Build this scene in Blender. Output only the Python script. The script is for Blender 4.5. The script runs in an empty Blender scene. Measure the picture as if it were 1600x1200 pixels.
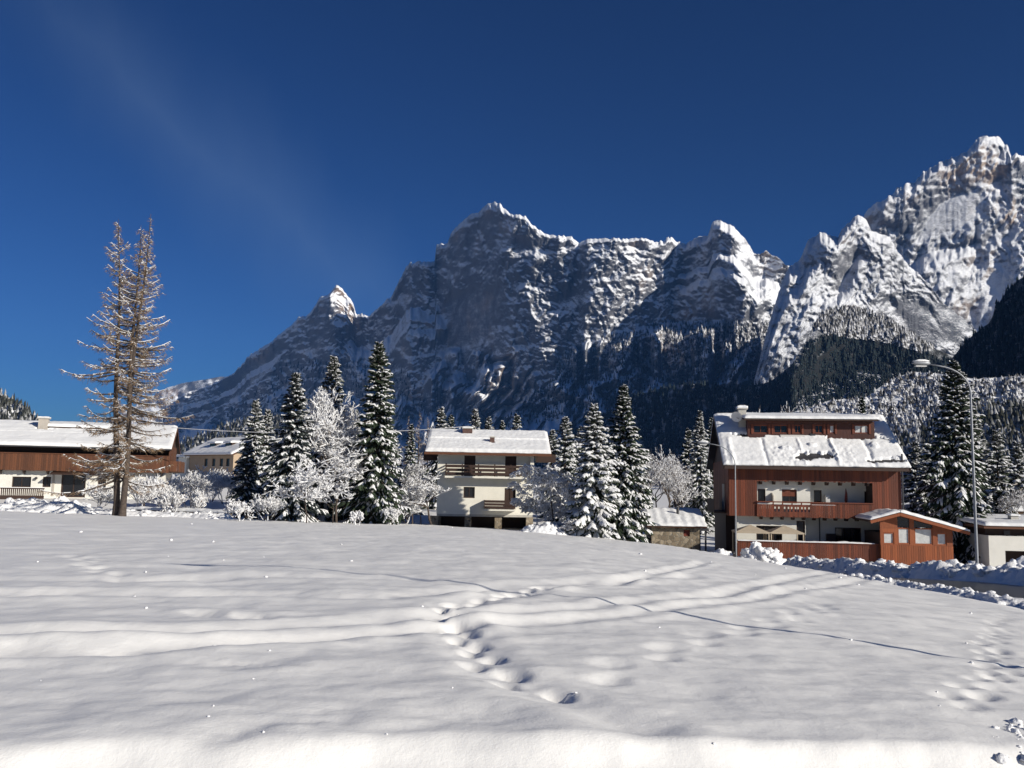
import bpy, bmesh, math, random
import numpy as np
from mathutils import Matrix, Vector

# ------------------------------------------------------------------ camera, sky, sun, exposure
sc = bpy.context.scene
col = sc.collection
FOC, PITCH, ROLL = 1400.0, math.radians(6.2), math.radians(1.0)
EYE = np.array([0.0, 0.0, 1.65])
_f = np.array([0, math.cos(PITCH), math.sin(PITCH)])
_u0 = np.array([0, -math.sin(PITCH), math.cos(PITCH)])
_r0 = np.array([1.0, 0, 0])
_r = math.cos(ROLL) * _r0 + math.sin(ROLL) * _u0
_u = -math.sin(ROLL) * _r0 + math.cos(ROLL) * _u0
cd = bpy.data.cameras.new('camera')
cd.sensor_width = 36.0
cd.lens = 36.0 * FOC / 1600.0
cd.clip_start = 0.1
cd.clip_end = 60000
cam = bpy.data.objects.new('camera', cd)
cam.matrix_world = Matrix(((_r[0], _u[0], -_f[0], EYE[0]), (_r[1], _u[1], -_f[1], EYE[1]),
                           (_r[2], _u[2], -_f[2], EYE[2]), (0, 0, 0, 1)))
col.objects.link(cam)
sc.camera = cam

SUN_EL, SUN_AZ = math.radians(22.0), math.radians(180 - 54)      # azimuth from +Y towards +X
SUN = Vector((math.sin(SUN_AZ) * math.cos(SUN_EL), math.cos(SUN_AZ) * math.cos(SUN_EL), math.sin(SUN_EL)))
w = bpy.data.worlds.new('World')
sc.world = w
w.use_nodes = True
wt = w.node_tree
wt.nodes.clear()
wo = wt.nodes.new('ShaderNodeOutputWorld')
bg = wt.nodes.new('ShaderNodeBackground')
sky = wt.nodes.new('ShaderNodeTexSky')
sky.sky_type = 'NISHITA'
sky.sun_disc = False
sky.sun_elevation = SUN_EL
sky.sun_rotation = SUN_AZ
sky.altitude = 1300
sky.air_density = 1.0
sky.dust_density = 1.5
sky.ozone_density = 3.0
bg.inputs['Strength'].default_value = 0.05
tint = wt.nodes.new('ShaderNodeMix')
tint.data_type = 'RGBA'
tint.blend_type = 'MULTIPLY'
tint.inputs[0].default_value = 1.0
tint.inputs[7].default_value = (0.37, 0.75, 1.24, 1)
nrm = wt.nodes.new('ShaderNodeVectorMath'); nrm.operation = 'SCALE'; nrm.inputs['Scale'].default_value = 1 / 7.0
gam = wt.nodes.new('ShaderNodeGamma'); gam.inputs['Gamma'].default_value = 1.4
ren = wt.nodes.new('ShaderNodeVectorMath'); ren.operation = 'SCALE'; ren.inputs['Scale'].default_value = 5.0
wt.links.new(sky.outputs[0], nrm.inputs[0]); wt.links.new(nrm.outputs[0], gam.inputs['Color']); wt.links.new(gam.outputs[0], ren.inputs[0])
wt.links.new(ren.outputs[0], tint.inputs[6])
# a faint old contrail, spread out into cirrus
_d1, _d2 = [(_f * FOC + (x_ - 800) * _r - (y_ - 600) * _u) for x_, y_ in ((110, 20), (590, 470))]
_d1, _d2 = _d1 / np.linalg.norm(_d1), _d2 / np.linalg.norm(_d2)
_n = np.cross(_d1, _d2); _n /= np.linalg.norm(_n)
_m = (_d1 + _d2) / 2; _m /= np.linalg.norm(_m)
def wmath(op, a, b=None, clamp=False):
    m = wt.nodes.new('ShaderNodeMath'); m.operation = op; m.use_clamp = clamp
    for i_, v_ in enumerate((a, b)):
        if v_ is None: continue
        if isinstance(v_, (int, float)): m.inputs[i_].default_value = v_
        else: wt.links.new(v_, m.inputs[i_])
    return m.outputs[0]
tc = wt.nodes.new('ShaderNodeTexCoord')
def wdot(v):
    d = wt.nodes.new('ShaderNodeVectorMath'); d.operation = 'DOT_PRODUCT'
    wt.links.new(tc.outputs['Generated'], d.inputs[0]); d.inputs[1].default_value = tuple(v)
    return d.outputs['Value']
nz1 = wt.nodes.new('ShaderNodeTexNoise'); nz1.inputs['Scale'].default_value = 9; nz1.inputs['Detail'].default_value = 6
mpw = wt.nodes.new('ShaderNodeMapping'); mpw.inputs['Rotation'].default_value = (0, 0.75, 0); mpw.inputs['Scale'].default_value = (1.6, 1, 0.45)
wt.links.new(tc.outputs['Generated'], mpw.inputs['Vector']); wt.links.new(mpw.outputs[0], nz1.inputs['Vector'])
off = wmath('ADD', wdot(_n), wmath('MULTIPLY', wmath('SUBTRACT', nz1.outputs['Fac'], 0.5), 0.10))
band = wmath('SUBTRACT', 1.0, wmath('MULTIPLY', wmath('ABSOLUTE', off), 11.0), True)
ext = wmath('MULTIPLY', wmath('SUBTRACT', wdot(_m), 0.955), 26.0, True)
veil = wmath('MULTIPLY', wmath('MULTIPLY', wmath('POWER', band, 1.5), ext), 0.055)
cir = wt.nodes.new('ShaderNodeMix'); cir.data_type = 'RGBA'
wt.links.new(veil, cir.inputs[0]); wt.links.new(tint.outputs[2], cir.inputs[6]); cir.inputs[7].default_value = (8, 11, 14, 1)
wt.links.new(cir.outputs[2], bg.inputs['Color'])
wt.links.new(bg.outputs[0], wo.inputs['Surface'])

sd = bpy.data.lights.new('sun', 'SUN')
sd.energy = 4.9
sd.angle = math.radians(0.5)
sd.color = (1.0, 0.935, 0.82)
sun = bpy.data.objects.new('sun', sd)
sun.rotation_euler = SUN.to_track_quat('Z', 'Y').to_euler()
sun.location = (30, -20, 40)
col.objects.link(sun)
sc.view_settings.view_transform = 'Standard'
sc.view_settings.look = 'None'
sc.view_settings.exposure = 0.3
sc.view_settings.gamma = 1.0
sc.view_settings.use_curve_mapping = False
sc.cycles.max_bounces = 5
sc.cycles.diffuse_bounces = 3
sc.cycles.transparent_max_bounces = 4

# ------------------------------------------------------------------ helpers
def P(px, py, Y):
    """world point at depth Y seen at a position of the 1600 x 1200 photograph"""
    px, py, Y = np.broadcast_arrays(np.asarray(px, float), np.asarray(py, float), np.asarray(Y, float))
    d = _f * FOC + (px - 800)[..., None] * _r - (py - 600)[..., None] * _u
    return EYE + d * (Y / d[..., 1])[..., None]

def hsh(ix, iy, seed):
    h = (ix.astype(np.int64) * 374761393 + iy.astype(np.int64) * 668265263 + seed * 974634421) & 0x7fffffff
    h = ((h ^ (h >> 13)) * 1274126177) & 0x7fffffff
    h = h ^ (h >> 16)
    return (h & 0xffffff) / float(0xffffff)

def vnoise(x, y, seed=0):
    """gradient noise, about -1..1"""
    ix, iy = np.floor(x), np.floor(y)
    fx, fy = x - ix, y - iy
    ux, uy = fx * fx * fx * (fx * (fx * 6 - 15) + 10), fy * fy * fy * (fy * (fy * 6 - 15) + 10)
    r = []
    for dx, dy in ((0, 0), (1, 0), (0, 1), (1, 1)):
        a = hsh(ix + dx, iy + dy, seed) * 2 * np.pi
        r.append(np.cos(a) * (fx - dx) + np.sin(a) * (fy - dy))
    return 1.5 * ((r[0] * (1 - ux) + r[1] * ux) * (1 - uy) + (r[2] * (1 - ux) + r[3] * ux) * uy)

def fbm(x, y, octs=4, seed=0, gain=0.5):
    s, a = 0, 1.0
    for o in range(octs):
        s = s + a * vnoise(x * 2 ** o + 17.3 * o, y * 2 ** o - 9.1 * o, seed + o)
        a *= gain
    return s

def ridged(x, y, octs=4, seed=0, gain=0.5):
    s, a = 0, 1.0
    for o in range(octs):
        s = s + a * (1 - 2 * np.abs(vnoise(x * 2 ** o + 5.7 * o, y * 2 ** o + 3.3 * o, seed + o)))
        a *= gain
    return s

def sstep(a, b, x):
    t = np.clip((x - a) / (b - a), 0, 1)
    return t * t * (3 - 2 * t)

def inpoly(px, py, poly):
    c = np.zeros(np.shape(px), bool)
    n = len(poly)
    for i in range(n):
        x1, y1 = poly[i]
        x2, y2 = poly[(i + 1) % n]
        if y1 == y2:
            continue
        k = ((y1 > py) != (y2 > py)) & (px < (x2 - x1) * (py - y1) / (y2 - y1) + x1)
        c ^= k
    return c

def blur(a, s, axis):
    r = max(1, int(s * 3))
    k = np.exp(-0.5 * (np.arange(-r, r + 1) / s) ** 2)
    k /= k.sum()
    a = np.moveaxis(a, axis, -1)
    pad = np.pad(a, [(0, 0)] * (a.ndim - 1) + [(r, r)], mode='edge')
    out = sum(k[i] * pad[..., i:i + a.shape[-1]] for i in range(2 * r + 1))
    return np.moveaxis(out, -1, axis)

def tag(o, label=None, cat=None, group=None, kind=None):
    if label: o['label'] = label
    if cat: o['category'] = cat
    if group: o['group'] = group
    if kind: o['kind'] = kind
    return o

def link(name, me, mat, parent=None):
    o = bpy.data.objects.new(name, me)
    if mat is not None and not me.materials:
        me.materials.append(mat)
    col.objects.link(o)
    if parent is not None:
        o.parent = parent
    return o

def empty(name, loc=(0, 0, 0), rz=0.0):
    o = bpy.data.objects.new(name, None)
    o.empty_display_size = 0.3
    o.location = loc
    o.rotation_euler = (0, 0, rz)
    col.objects.link(o)
    return o

def mesh_np(name, V, F, smooth=False):
    V = np.ascontiguousarray(V, np.float32)
    F = np.ascontiguousarray(F, np.int32)
    me = bpy.data.meshes.new(name)
    k = F.shape[1]
    me.vertices.add(len(V))
    me.vertices.foreach_set('co', V.ravel())
    me.loops.add(F.size)
    me.loops.foreach_set('vertex_index', F.ravel())
    me.polygons.add(len(F))
    me.polygons.foreach_set('loop_start', np.arange(0, F.size, k, dtype=np.int32))
    if smooth:
        me.polygons.foreach_set('use_smooth', np.ones(len(F), bool))
    me.update(calc_edges=True)
    me.validate()
    return me

def grid_faces(nr, nc):
    i = np.arange((nr - 1) * nc).reshape(nr - 1, nc)[:, :-1].ravel()
    return np.stack([i, i + 1, i + 1 + nc, i + nc], 1)

class MB:
    def __init__(self):
        self.v, self.f = [], []
    def add(self, vs, fs):
        b = len(self.v)
        self.v += [tuple(map(float, q)) for q in vs]
        self.f += [tuple(b + i for i in q) for q in fs]
        return self
    def box(self, x0, x1, y0, y1, z0, z1):
        x0, x1 = min(x0, x1), max(x0, x1)
        y0, y1 = min(y0, y1), max(y0, y1)
        z0, z1 = min(z0, z1), max(z0, z1)
        return self.add([(x0, y0, z0), (x1, y0, z0), (x1, y1, z0), (x0, y1, z0),
                         (x0, y0, z1), (x1, y0, z1), (x1, y1, z1), (x0, y1, z1)],
                        [(0, 3, 2, 1), (4, 5, 6, 7), (0, 1, 5, 4), (1, 2, 6, 5), (2, 3, 7, 6), (3, 0, 4, 7)])
    def prism(self, poly, a0, a1, axis='x'):
        """poly in the plane across the axis, extruded from a0 to a1"""
        n = len(poly)
        def mk(a, p):
            return (a, p[0], p[1]) if axis == 'x' else ((p[0], a, p[1]) if axis == 'y' else (p[0], p[1], a))
        vs = [mk(a0, p) for p in poly] + [mk(a1, p) for p in poly]
        fs = [tuple(range(n - 1, -1, -1)), tuple(range(n, 2 * n))] + [(i, (i + 1) % n, n + (i + 1) % n, n + i) for i in range(n)]
        return self.add(vs, fs)
    def tube(self, pts, radii, n=8, cap=True):
        pts = [Vector(p) for p in pts]
        vs, fs = [], []
        for i, p in enumerate(pts):
            d = (pts[min(i + 1, len(pts) - 1)] - pts[max(i - 1, 0)]).normalized()
            a = d.orthogonal().normalized() if abs(d.z) > 0.95 else d.cross(Vector((0, 0, 1))).normalized()
            b = d.cross(a)
            r = radii[i] if hasattr(radii, '__len__') else radii
            for k in range(n):
                t = 2 * math.pi * k / n
                vs.append(p + (a * math.cos(t) + b * math.sin(t)) * r)
        for i in range(len(pts) - 1):
            for k in range(n):
                fs.append((i * n + k, i * n + (k + 1) % n, (i + 1) * n + (k + 1) % n, (i + 1) * n + k))
        if cap:
            fs.append(tuple(range(n)))
            fs.append(tuple((len(pts) - 1) * n + k for k in range(n)))
        return self.add(vs, fs)
    def bar(self, p0, p1, w, h):
        p0, p1 = Vector(p0), Vector(p1)
        d = (p1 - p0).normalized()
        s = d.cross(Vector((0, 0, 1)))
        s = s.normalized() if s.length > 1e-4 else Vector((1, 0, 0))
        u = s.cross(d)
        vs = [p + s * a * w / 2 + u * b * h / 2 for p in (p0, p1) for a, b in ((-1, -1), (1, -1), (1, 1), (-1, 1))]
        return self.add(vs, [(0, 1, 2, 3), (7, 6, 5, 4), (0, 4, 5, 1), (1, 5, 6, 2), (2, 6, 7, 3), (3, 7, 4, 0)])
    def build(self, name, mat, parent=None, smooth=False, kind=None):
        me = bpy.data.meshes.new(name)
        me.from_pydata(self.v, [], self.f)
        if smooth:
            me.polygons.foreach_set('use_smooth', np.ones(len(me.polygons), bool))
        me.update()
        bm = bmesh.new()
        bm.from_mesh(me)
        bmesh.ops.recalc_face_normals(bm, faces=bm.faces)
        bm.to_mesh(me)
        bm.free()
        o = link(name, me, mat, parent)
        if kind: o['kind'] = kind
        return o

# ------------------------------------------------------------------ materials
def newmat(name):
    m = bpy.data.materials.new(name)
    m.use_nodes = True
    nt = m.node_tree
    return m, nt, nt.nodes['Principled BSDF']

def nd(nt, typ, **kw):
    n = nt.nodes.new(typ)
    for k, v in kw.items():
        if k in n.inputs: n.inputs[k].default_value = v
        else: setattr(n, k, v)
    return n

def noise_node(nt, scale, detail=4, rough=0.6, coord='Object'):
    t = nd(nt, 'ShaderNodeTexCoord')
    n = nd(nt, 'ShaderNodeTexNoise', Scale=scale, Detail=detail, Roughness=rough)
    nt.links.new(t.outputs[coord], n.inputs['Vector'])
    return n

def ramp(nt, src, stops):
    r = nd(nt, 'ShaderNodeValToRGB')
    els = r.color_ramp.elements
    while len(els) < len(stops): els.new(0.5)
    for e, (p, c) in zip(els, stops):
        e.position = p
        e.color = (*c, 1)
    nt.links.new(src, r.inputs['Fac'])
    return r

def mixc(nt, fac, a, b):
    m = nd(nt, 'ShaderNodeMix', data_type='RGBA')
    for sock, val in ((m.inputs[0], fac), (m.inputs[6], a), (m.inputs[7], b)):
        if isinstance(val, (tuple, list)): sock.default_value = (*val, 1)
        elif isinstance(val, (int, float)): sock.default_value = val
        else: nt.links.new(val, sock)
    return m.outputs[2]

def mth(nt, op, a, b=None, c=None, clamp=False):
    m = nd(nt, 'ShaderNodeMath', operation=op, use_clamp=clamp)
    for i, v in enumerate((a, b, c)):
        if v is None: continue
        if isinstance(v, (int, float)): m.inputs[i].default_value = v
        else: nt.links.new(v, m.inputs[i])
    return m.outputs[0]

def bump(nt, b, src, dist, strength=1.0):
    n = nd(nt, 'ShaderNodeBump', Distance=dist, Strength=strength)
    nt.links.new(src, n.inputs['Height'])
    nt.links.new(n.outputs[0], b.inputs['Normal'])
    return n

def simple(name, c, rough=0.7, var=0.12, scale=3.0, bmp=0.0, metal=0.0, bscale=None):
    m, nt, b = newmat(name)
    n = noise_node(nt, scale, 5)
    lo = tuple(max(0, x * (1 - var)) for x in c)
    hi = tuple(min(1, x * (1 + var)) for x in c)
    r = ramp(nt, n.outputs['Fac'], [(0.3, lo), (0.7, hi)])
    nt.links.new(r.outputs[0], b.inputs['Base Color'])
    b.inputs['Roughness'].default_value = rough
    b.inputs['Metallic'].default_value = metal
    if bmp:
        n2 = noise_node(nt, bscale or scale * 6, 4)
        bump(nt, b, n2.outputs['Fac'], bmp)
    return m

def wood(name, c, var=0.45, rough=0.65):
    m, nt, b = newmat(name)
    g = nd(nt, 'ShaderNodeNewGeometry')
    t = nd(nt, 'ShaderNodeTexCoord')
    mp = nd(nt, 'ShaderNodeMapping')
    mp.inputs['Scale'].default_value = (9, 9, 1.0)
    nt.links.new(t.outputs['Object'], mp.inputs['Vector'])
    n = nd(nt, 'ShaderNodeTexNoise', Scale=2.2, Detail=5.0, Roughness=0.65)
    nt.links.new(mp.outputs[0], n.inputs['Vector'])
    f = mth(nt, 'MULTIPLY_ADD', g.outputs['Random Per Island'], 0.45, mth(nt, 'MULTIPLY', n.outputs['Fac'], 0.6))
    r = ramp(nt, f, [(0.15, tuple(x * (1 - var) for x in c)), (0.85, tuple(min(1, x * (1 + var)) for x in c))])
    nt.links.new(r.outputs[0], b.inputs['Base Color'])
    b.inputs['Roughness'].default_value = rough
    bump(nt, b, n.outputs['Fac'], 0.01)
    return m

def snowmat(name, c=(0.84, 0.83, 0.81), scales=((0.9, 0.02), (9, 0.006), (50, 0.0022), (170, 0.0012))):
    m, nt, b = newmat(name)
    b.inputs['Base Color'].default_value = (*c, 1)
    b.inputs['Roughness'].default_value = 0.55
    b.inputs['Specular IOR Level'].default_value = 0.25
    prev = None
    for s, d in scales:
        n = noise_node(nt, s, 3, 0.6)
        bn = nd(nt, 'ShaderNodeBump', Distance=d)
        nt.links.new(n.outputs['Fac'], bn.inputs['Height'])
        if prev: nt.links.new(prev.outputs[0], bn.inputs['Normal'])
        prev = bn
    nt.links.new(prev.outputs[0], b.inputs['Normal'])
    return m

def mountmat(name, lo, hi, nscale=0.012, jitter=0.5, rock=((0.06, 0.064, 0.074), (0.115, 0.115, 0.125), (0.29, 0.21, 0.145)), bd=6.0, snow=(0.78, 0.79, 0.82)):
    """rock with snow lying where the slope lets it"""
    m, nt, b = newmat(name)
    g = nd(nt, 'ShaderNodeNewGeometry')
    sp = nd(nt, 'ShaderNodeSeparateXYZ')
    n1 = noise_node(nt, nscale, 8, 0.7)
    n2 = noise_node(nt, nscale * 0.16, 5, 0.6)
    n3 = noise_node(nt, nscale * 2.2, 6, 0.7)
    bn = nd(nt, 'ShaderNodeBump', Distance=bd)
    nt.links.new(n3.outputs['Fac'], bn.inputs['Height'])
    n4 = noise_node(nt, nscale * 7, 5, 0.75)
    bf = nd(nt, 'ShaderNodeBump', Distance=bd * 0.45)
    nt.links.new(n4.outputs['Fac'], bf.inputs['Height'])
    nt.links.new(bn.outputs[0], bf.inputs['Normal'])
    nt.links.new(bf.outputs[0], b.inputs['Normal'])
    nt.links.new(bf.outputs[0], sp.inputs[0])
    z = mth(nt, 'MULTIPLY_ADD', mth(nt, 'SUBTRACT', n1.outputs['Fac'], 0.5), jitter, sp.outputs['Z'])
    z = mth(nt, 'MULTIPLY_ADD', mth(nt, 'SUBTRACT', n2.outputs['Fac'], 0.5), jitter * 0.7, z)
    f = nd(nt, 'ShaderNodeMapRange', interpolation_type='SMOOTHSTEP')
    f.inputs['From Min'].default_value = lo
    f.inputs['From Max'].default_value = hi
    nt.links.new(z, f.inputs['Value'])
    rc = ramp(nt, n2.outputs['Fac'], [(0.3, rock[0]), (0.53, rock[1]), (0.68, rock[2])])
    cc = mixc(nt, f.outputs[0], rc.outputs[0], snow)
    nt.links.new(cc, b.inputs['Base Color'])
    b.inputs['Roughness'].default_value = 0.85
    b.inputs['Specular IOR Level'].default_value = 0.1
    return m

def foliage(name, c, snow, lo=0.1, hi=0.6, nscale=3.0, rnd=0.5, jit=1.0, snowc=(0.80, 0.80, 0.82)):
    """plant surface with snow caught on its upward faces; 'snow' shifts how much"""
    m, nt, b = newmat(name)
    g = nd(nt, 'ShaderNodeNewGeometry')
    sp = nd(nt, 'ShaderNodeSeparateXYZ')
    nt.links.new(g.outputs['True Normal'], sp.inputs[0])
    n = noise_node(nt, nscale, 3, 0.6)
    z = mth(nt, 'ABSOLUTE', sp.outputs['Z'])
    z = mth(nt, 'MULTIPLY_ADD', mth(nt, 'SUBTRACT', n.outputs['Fac'], 0.5), jit, z)
    z = mth(nt, 'MULTIPLY_ADD', mth(nt, 'SUBTRACT', g.outputs['Random Per Island'], 0.5), rnd, z)
    z = mth(nt, 'ADD', z, snow)
    f = nd(nt, 'ShaderNodeMapRange')
    f.inputs['From Min'].default_value = lo
    f.inputs['From Max'].default_value = hi
    nt.links.new(z, f.inputs['Value'])
    r = ramp(nt, g.outputs['Random Per Island'], [(0.0, tuple(x * 0.6 for x in c)), (1.0, tuple(x * 1.45 for x in c))])
    cc = mixc(nt, f.outputs[0], r.outputs[0], snowc)
    nt.links.new(cc, b.inputs['Base Color'])
    b.inputs['Roughness'].default_value = 0.8
    b.inputs['Specular IOR Level'].default_value = 0.15
    return m

M = {}
M['snow'] = snowmat('snow')
M['tree_snow'] = snowmat('tree_snow', (0.80, 0.80, 0.81), ((5, 0.03), (25, 0.01)))
M['roof_snow'] = snowmat('roof_snow', (0.82, 0.82, 0.82), ((1.5, 0.03), (8, 0.012), (40, 0.003)))
M['clod'] = snowmat('clod_snow', (0.82, 0.82, 0.83), ((4, 0.05), (18, 0.02)))
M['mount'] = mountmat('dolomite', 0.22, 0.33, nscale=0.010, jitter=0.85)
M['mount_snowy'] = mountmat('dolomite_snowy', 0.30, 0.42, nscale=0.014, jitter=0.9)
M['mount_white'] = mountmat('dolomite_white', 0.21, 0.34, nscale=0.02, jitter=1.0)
M['hill'] = mountmat('snowy_hill', 0.10, 0.35, nscale=0.03, bd=3.0, rock=((0.05, 0.05, 0.045), (0.08, 0.075, 0.065), (0.14, 0.12, 0.10)))
M['shaded_floor'] = mountmat('shaded_floor', 0.50, 0.85, nscale=0.03, bd=3.0, rock=((0.016, 0.018, 0.018), (0.025, 0.026, 0.025), (0.04, 0.04, 0.036)))  # ground under the trees, slope shade painted in as near-black
M['forest_shaded'] = foliage('forest_shaded', (0.018, 0.026, 0.026), -0.26, 0.3, 0.9, 0.02, 0.4, 0.9)  # darker, less snowy conifers: the mountain's shade is put into their colour
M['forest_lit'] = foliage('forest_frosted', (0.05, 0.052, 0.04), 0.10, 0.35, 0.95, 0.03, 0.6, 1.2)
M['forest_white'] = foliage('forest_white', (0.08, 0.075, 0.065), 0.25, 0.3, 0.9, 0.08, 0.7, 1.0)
M['needles'] = foliage('needles', (0.030, 0.043, 0.026), -0.62, 0.2, 0.75, 1.6, 0.45, 1.0)
M['needles_snowy'] = foliage('needles_snowy', (0.034, 0.045, 0.028), -0.45, 0.2, 0.75, 1.6, 0.5, 1.0)
M['needles_blue'] = foliage('needles_blue', (0.028, 0.038, 0.036), -0.55, 0.2, 0.75, 1.6, 0.45, 1.0)
M['bark'] = simple('bark', (0.075, 0.056, 0.045), 0.9, 0.5, 6, 0.03)
M['larch_twig'] = foliage('larch_twig', (0.24, 0.16, 0.095), -0.50, 0.2, 0.8, 2.5, 0.5, 0.8)
M['frost_twig'] = foliage('frost_twig', (0.15, 0.11, 0.08), -0.15, 0.25, 0.85, 2.5, 0.6, 0.8)
M['frost_white'] = foliage('frost_white', (0.20, 0.155, 0.115), 0.0, 0.25, 0.85, 2.0, 0.6, 0.8)
M['brown_twig'] = foliage('brown_twig', (0.20, 0.12, 0.08), -0.15, 0.25, 0.9, 2.5, 0.6, 0.8)
M['red_wood'] = wood('red_wood', (0.12, 0.027, 0.009), 0.6)
M['orange_wood'] = wood('orange_wood', (0.23, 0.060, 0.016), 0.4)
M['brown_wood'] = wood('brown_wood', (0.10, 0.034, 0.012), 0.5)
M['dark_wood'] = wood('dark_wood', (0.035, 0.016, 0.010), 0.5)
M['shaded_red'] = wood('shaded_red_wood', (0.06, 0.015, 0.008), 0.5)  # red wood darkened: shade of the dormer's overhang put into the colour
M['plaster'] = simple('plaster_white', (0.70, 0.68, 0.62), 0.85, 0.06, 1.2, 0.006, bscale=25)
M['plaster_cream'] = simple('plaster_cream', (0.77, 0.74, 0.65), 0.85, 0.06, 1.2, 0.006, bscale=25)
M['plaster_ochre'] = simple('plaster_ochre', (0.40, 0.30, 0.21), 0.85, 0.08, 1.0, 0.006, bscale=25)
M['plaster_grey'] = simple('plaster_grey', (0.42, 0.38, 0.33), 0.85, 0.08, 1.0, 0.006, bscale=25)
M['concrete'] = simple('concrete', (0.45, 0.43, 0.39), 0.85, 0.15, 2.0, 0.01, bscale=20)
M['dark_roof'] = simple('roof_sheet', (0.035, 0.033, 0.036), 0.55, 0.35, 2.5, 0.01)
M['glass'] = simple('window_glass', (0.012, 0.013, 0.016), 0.08, 0.3, 0.6)
M['curtain'] = simple('net_curtain', (0.52, 0.53, 0.52), 0.5, 0.18, 5)
M['metal'] = simple('galvanised', (0.24, 0.25, 0.27), 0.5, 0.12, 4, metal=0.5)
M['dark_metal'] = simple('dark_metal', (0.05, 0.05, 0.055), 0.5, 0.2, 4, metal=0.4)
M['lamp_white'] = simple('lamp_shell', (0.62, 0.62, 0.60), 0.4, 0.08, 4)
M['cable'] = simple('cable', (0.50, 0.50, 0.52), 0.5, 0.1, 1)
M['canvas'] = simple('canvas', (0.46, 0.38, 0.28), 0.8, 0.12, 3)
M['dish'] = simple('dish_white', (0.66, 0.65, 0.63), 0.4, 0.05, 3)
M['brick'] = simple('chimney_brick', (0.10, 0.055, 0.045), 0.85, 0.4, 9, 0.015)
M['umbrella_red'] = simple('umbrella_red', (0.16, 0.03, 0.02), 0.8, 0.2, 4)
M['asphalt'] = simple('wet_asphalt', (0.028, 0.029, 0.034), 0.32, 0.35, 1.2, 0.004, bscale=60)

def stonemat(name):
    m, nt, b = newmat(name)
    t = nd(nt, 'ShaderNodeTexCoord')
    v = nd(nt, 'ShaderNodeTexVoronoi', Scale=3.2)
    nt.links.new(t.outputs['Object'], v.inputs['Vector'])
    v2 = nd(nt, 'ShaderNodeTexVoronoi', Scale=3.2, feature='DISTANCE_TO_EDGE')
    nt.links.new(t.outputs['Object'], v2.inputs['Vector'])
    hs = nd(nt, 'ShaderNodeSeparateColor')
    nt.links.new(v.outputs['Color'], hs.inputs[0])
    r = ramp(nt, hs.outputs[0], [(0, (0.12, 0.095, 0.065)), (0.5, (0.24, 0.19, 0.13)), (1, (0.36, 0.30, 0.22))])
    e = nd(nt, 'ShaderNodeMapRange')
    e.inputs['From Max'].default_value = 0.06
    nt.links.new(v2.outputs['Distance'], e.inputs['Value'])
    cc = mixc(nt, e.outputs[0], (0.30, 0.28, 0.24), r.outputs[0])
    nt.links.new(cc, b.inputs['Base Color'])
    b.inputs['Roughness'].default_value = 0.9
    bump(nt, b, e.outputs[0], 0.03)
    return m
M['stone'] = stonemat('rubble_stone')

# ------------------------------------------------------------------ ground
ROAD = np.array([(15.2, -30.0), (16.0, 0.0), (16.6, 15.0), (17.0, 24.0), (16.9, 30.0), (16.3, 38.0), (15.6, 45.0), (15.0, 52.0), (14.5, 60.0), (14.0, 80.0)])
ROADZ_Y = [-30, 0, 15, 24, 30, 36, 45, 52, 62, 80]
ROADZ_Z = [0.2, -0.6, -1.15, -1.48, -1.70, -2.02, -2.75, -3.2, -3.65, -4.0]
PADS = []      # (x, y, rx, ry, z, soft)

def road_dist(x, y):
    d = np.full(np.shape(x), 1e9)
    for a, b in zip(ROAD[:-1], ROAD[1:]):
        e = b - a
        t = np.clip(((x - a[0]) * e[0] + (y - a[1]) * e[1]) / (e @ e), 0, 1)
        d = np.minimum(d, np.hypot(x - a[0] - t * e[0], y - a[1] - t * e[1]))
    return d

def ground_base(x, y):
    x, y = np.asarray(x, float), np.asarray(y, float)
    yc = np.clip(y, -5, 68)
    xr = np.log1p(np.exp(np.clip(x, -30, 20) / 1.5)) * 1.5
    xl = np.clip(-x, 0, 60)
    z = -0.014 * yc - 0.00022 * yc * yc - 0.075 * (xr - 0.9) * sstep(-4, 14, yc) + 0.02 * xl * sstep(0, 60, yc)
    rd = road_dist(x, y)
    rz = np.interp(y, ROADZ_Y, ROADZ_Z)
    wgt = 1 - sstep(2.5, 4.4, rd)
    beyond = (x > 15) & (y < 95)
    wgt = np.where(beyond, np.maximum(wgt, 1 - sstep(30, 90, x)), wgt)
    z = z * (1 - wgt) + (rz - 0.03) * wgt
    for (cx, cy, rx, ry, pz, soft) in PADS:
        d = np.maximum(np.maximum(np.abs(x - cx) - rx, np.abs(y - cy) - ry), 0)
        k = 1 - sstep(0, soft, d)
        z = z * (1 - k) + pz * k
    return z

def pad(px, py, Y, rx, ry, soft=6.0):
    p = P(px, py, Y)
    PADS.append((p[0], p[1] + ry * 0.7, rx, ry, p[2], soft))

pad(760, 828, 76, 6, 6)
pad(120, 779, 82, 13, 6, 9)
pad(1062, 856, 67, 3, 2.5, 4)
pad(345, 752, 125, 9, 7, 14)
pad(1285, 880, 66, 10, 7, 5)

def G(x, y):
    return float(ground_base(np.array([x]), np.array([y]))[0])

GY = np.concatenate([np.arange(4, 30, 0.4), np.arange(30, 130, 1.5)])
def gpx(px, py):
    """where the sight line through a picture position meets the ground"""
    q = P(px, py, GY)
    k = np.nonzero(q[:, 2] <= ground_base(q[:, 0], q[:, 1]))[0]
    if not len(k): return P(px, py, 60)
    a = P(px, py, np.linspace(GY[max(k[0] - 1, 0)], GY[k[0]], 12))
    k = np.nonzero(a[:, 2] <= ground_base(a[:, 0], a[:, 1]))[0]
    return a[k[0]] if len(k) else a[-1]

# prints and tracks: world polylines carved into the snow sheet
def track_px(pts):
    return [gpx(*p)[:2] for p in pts]

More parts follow.
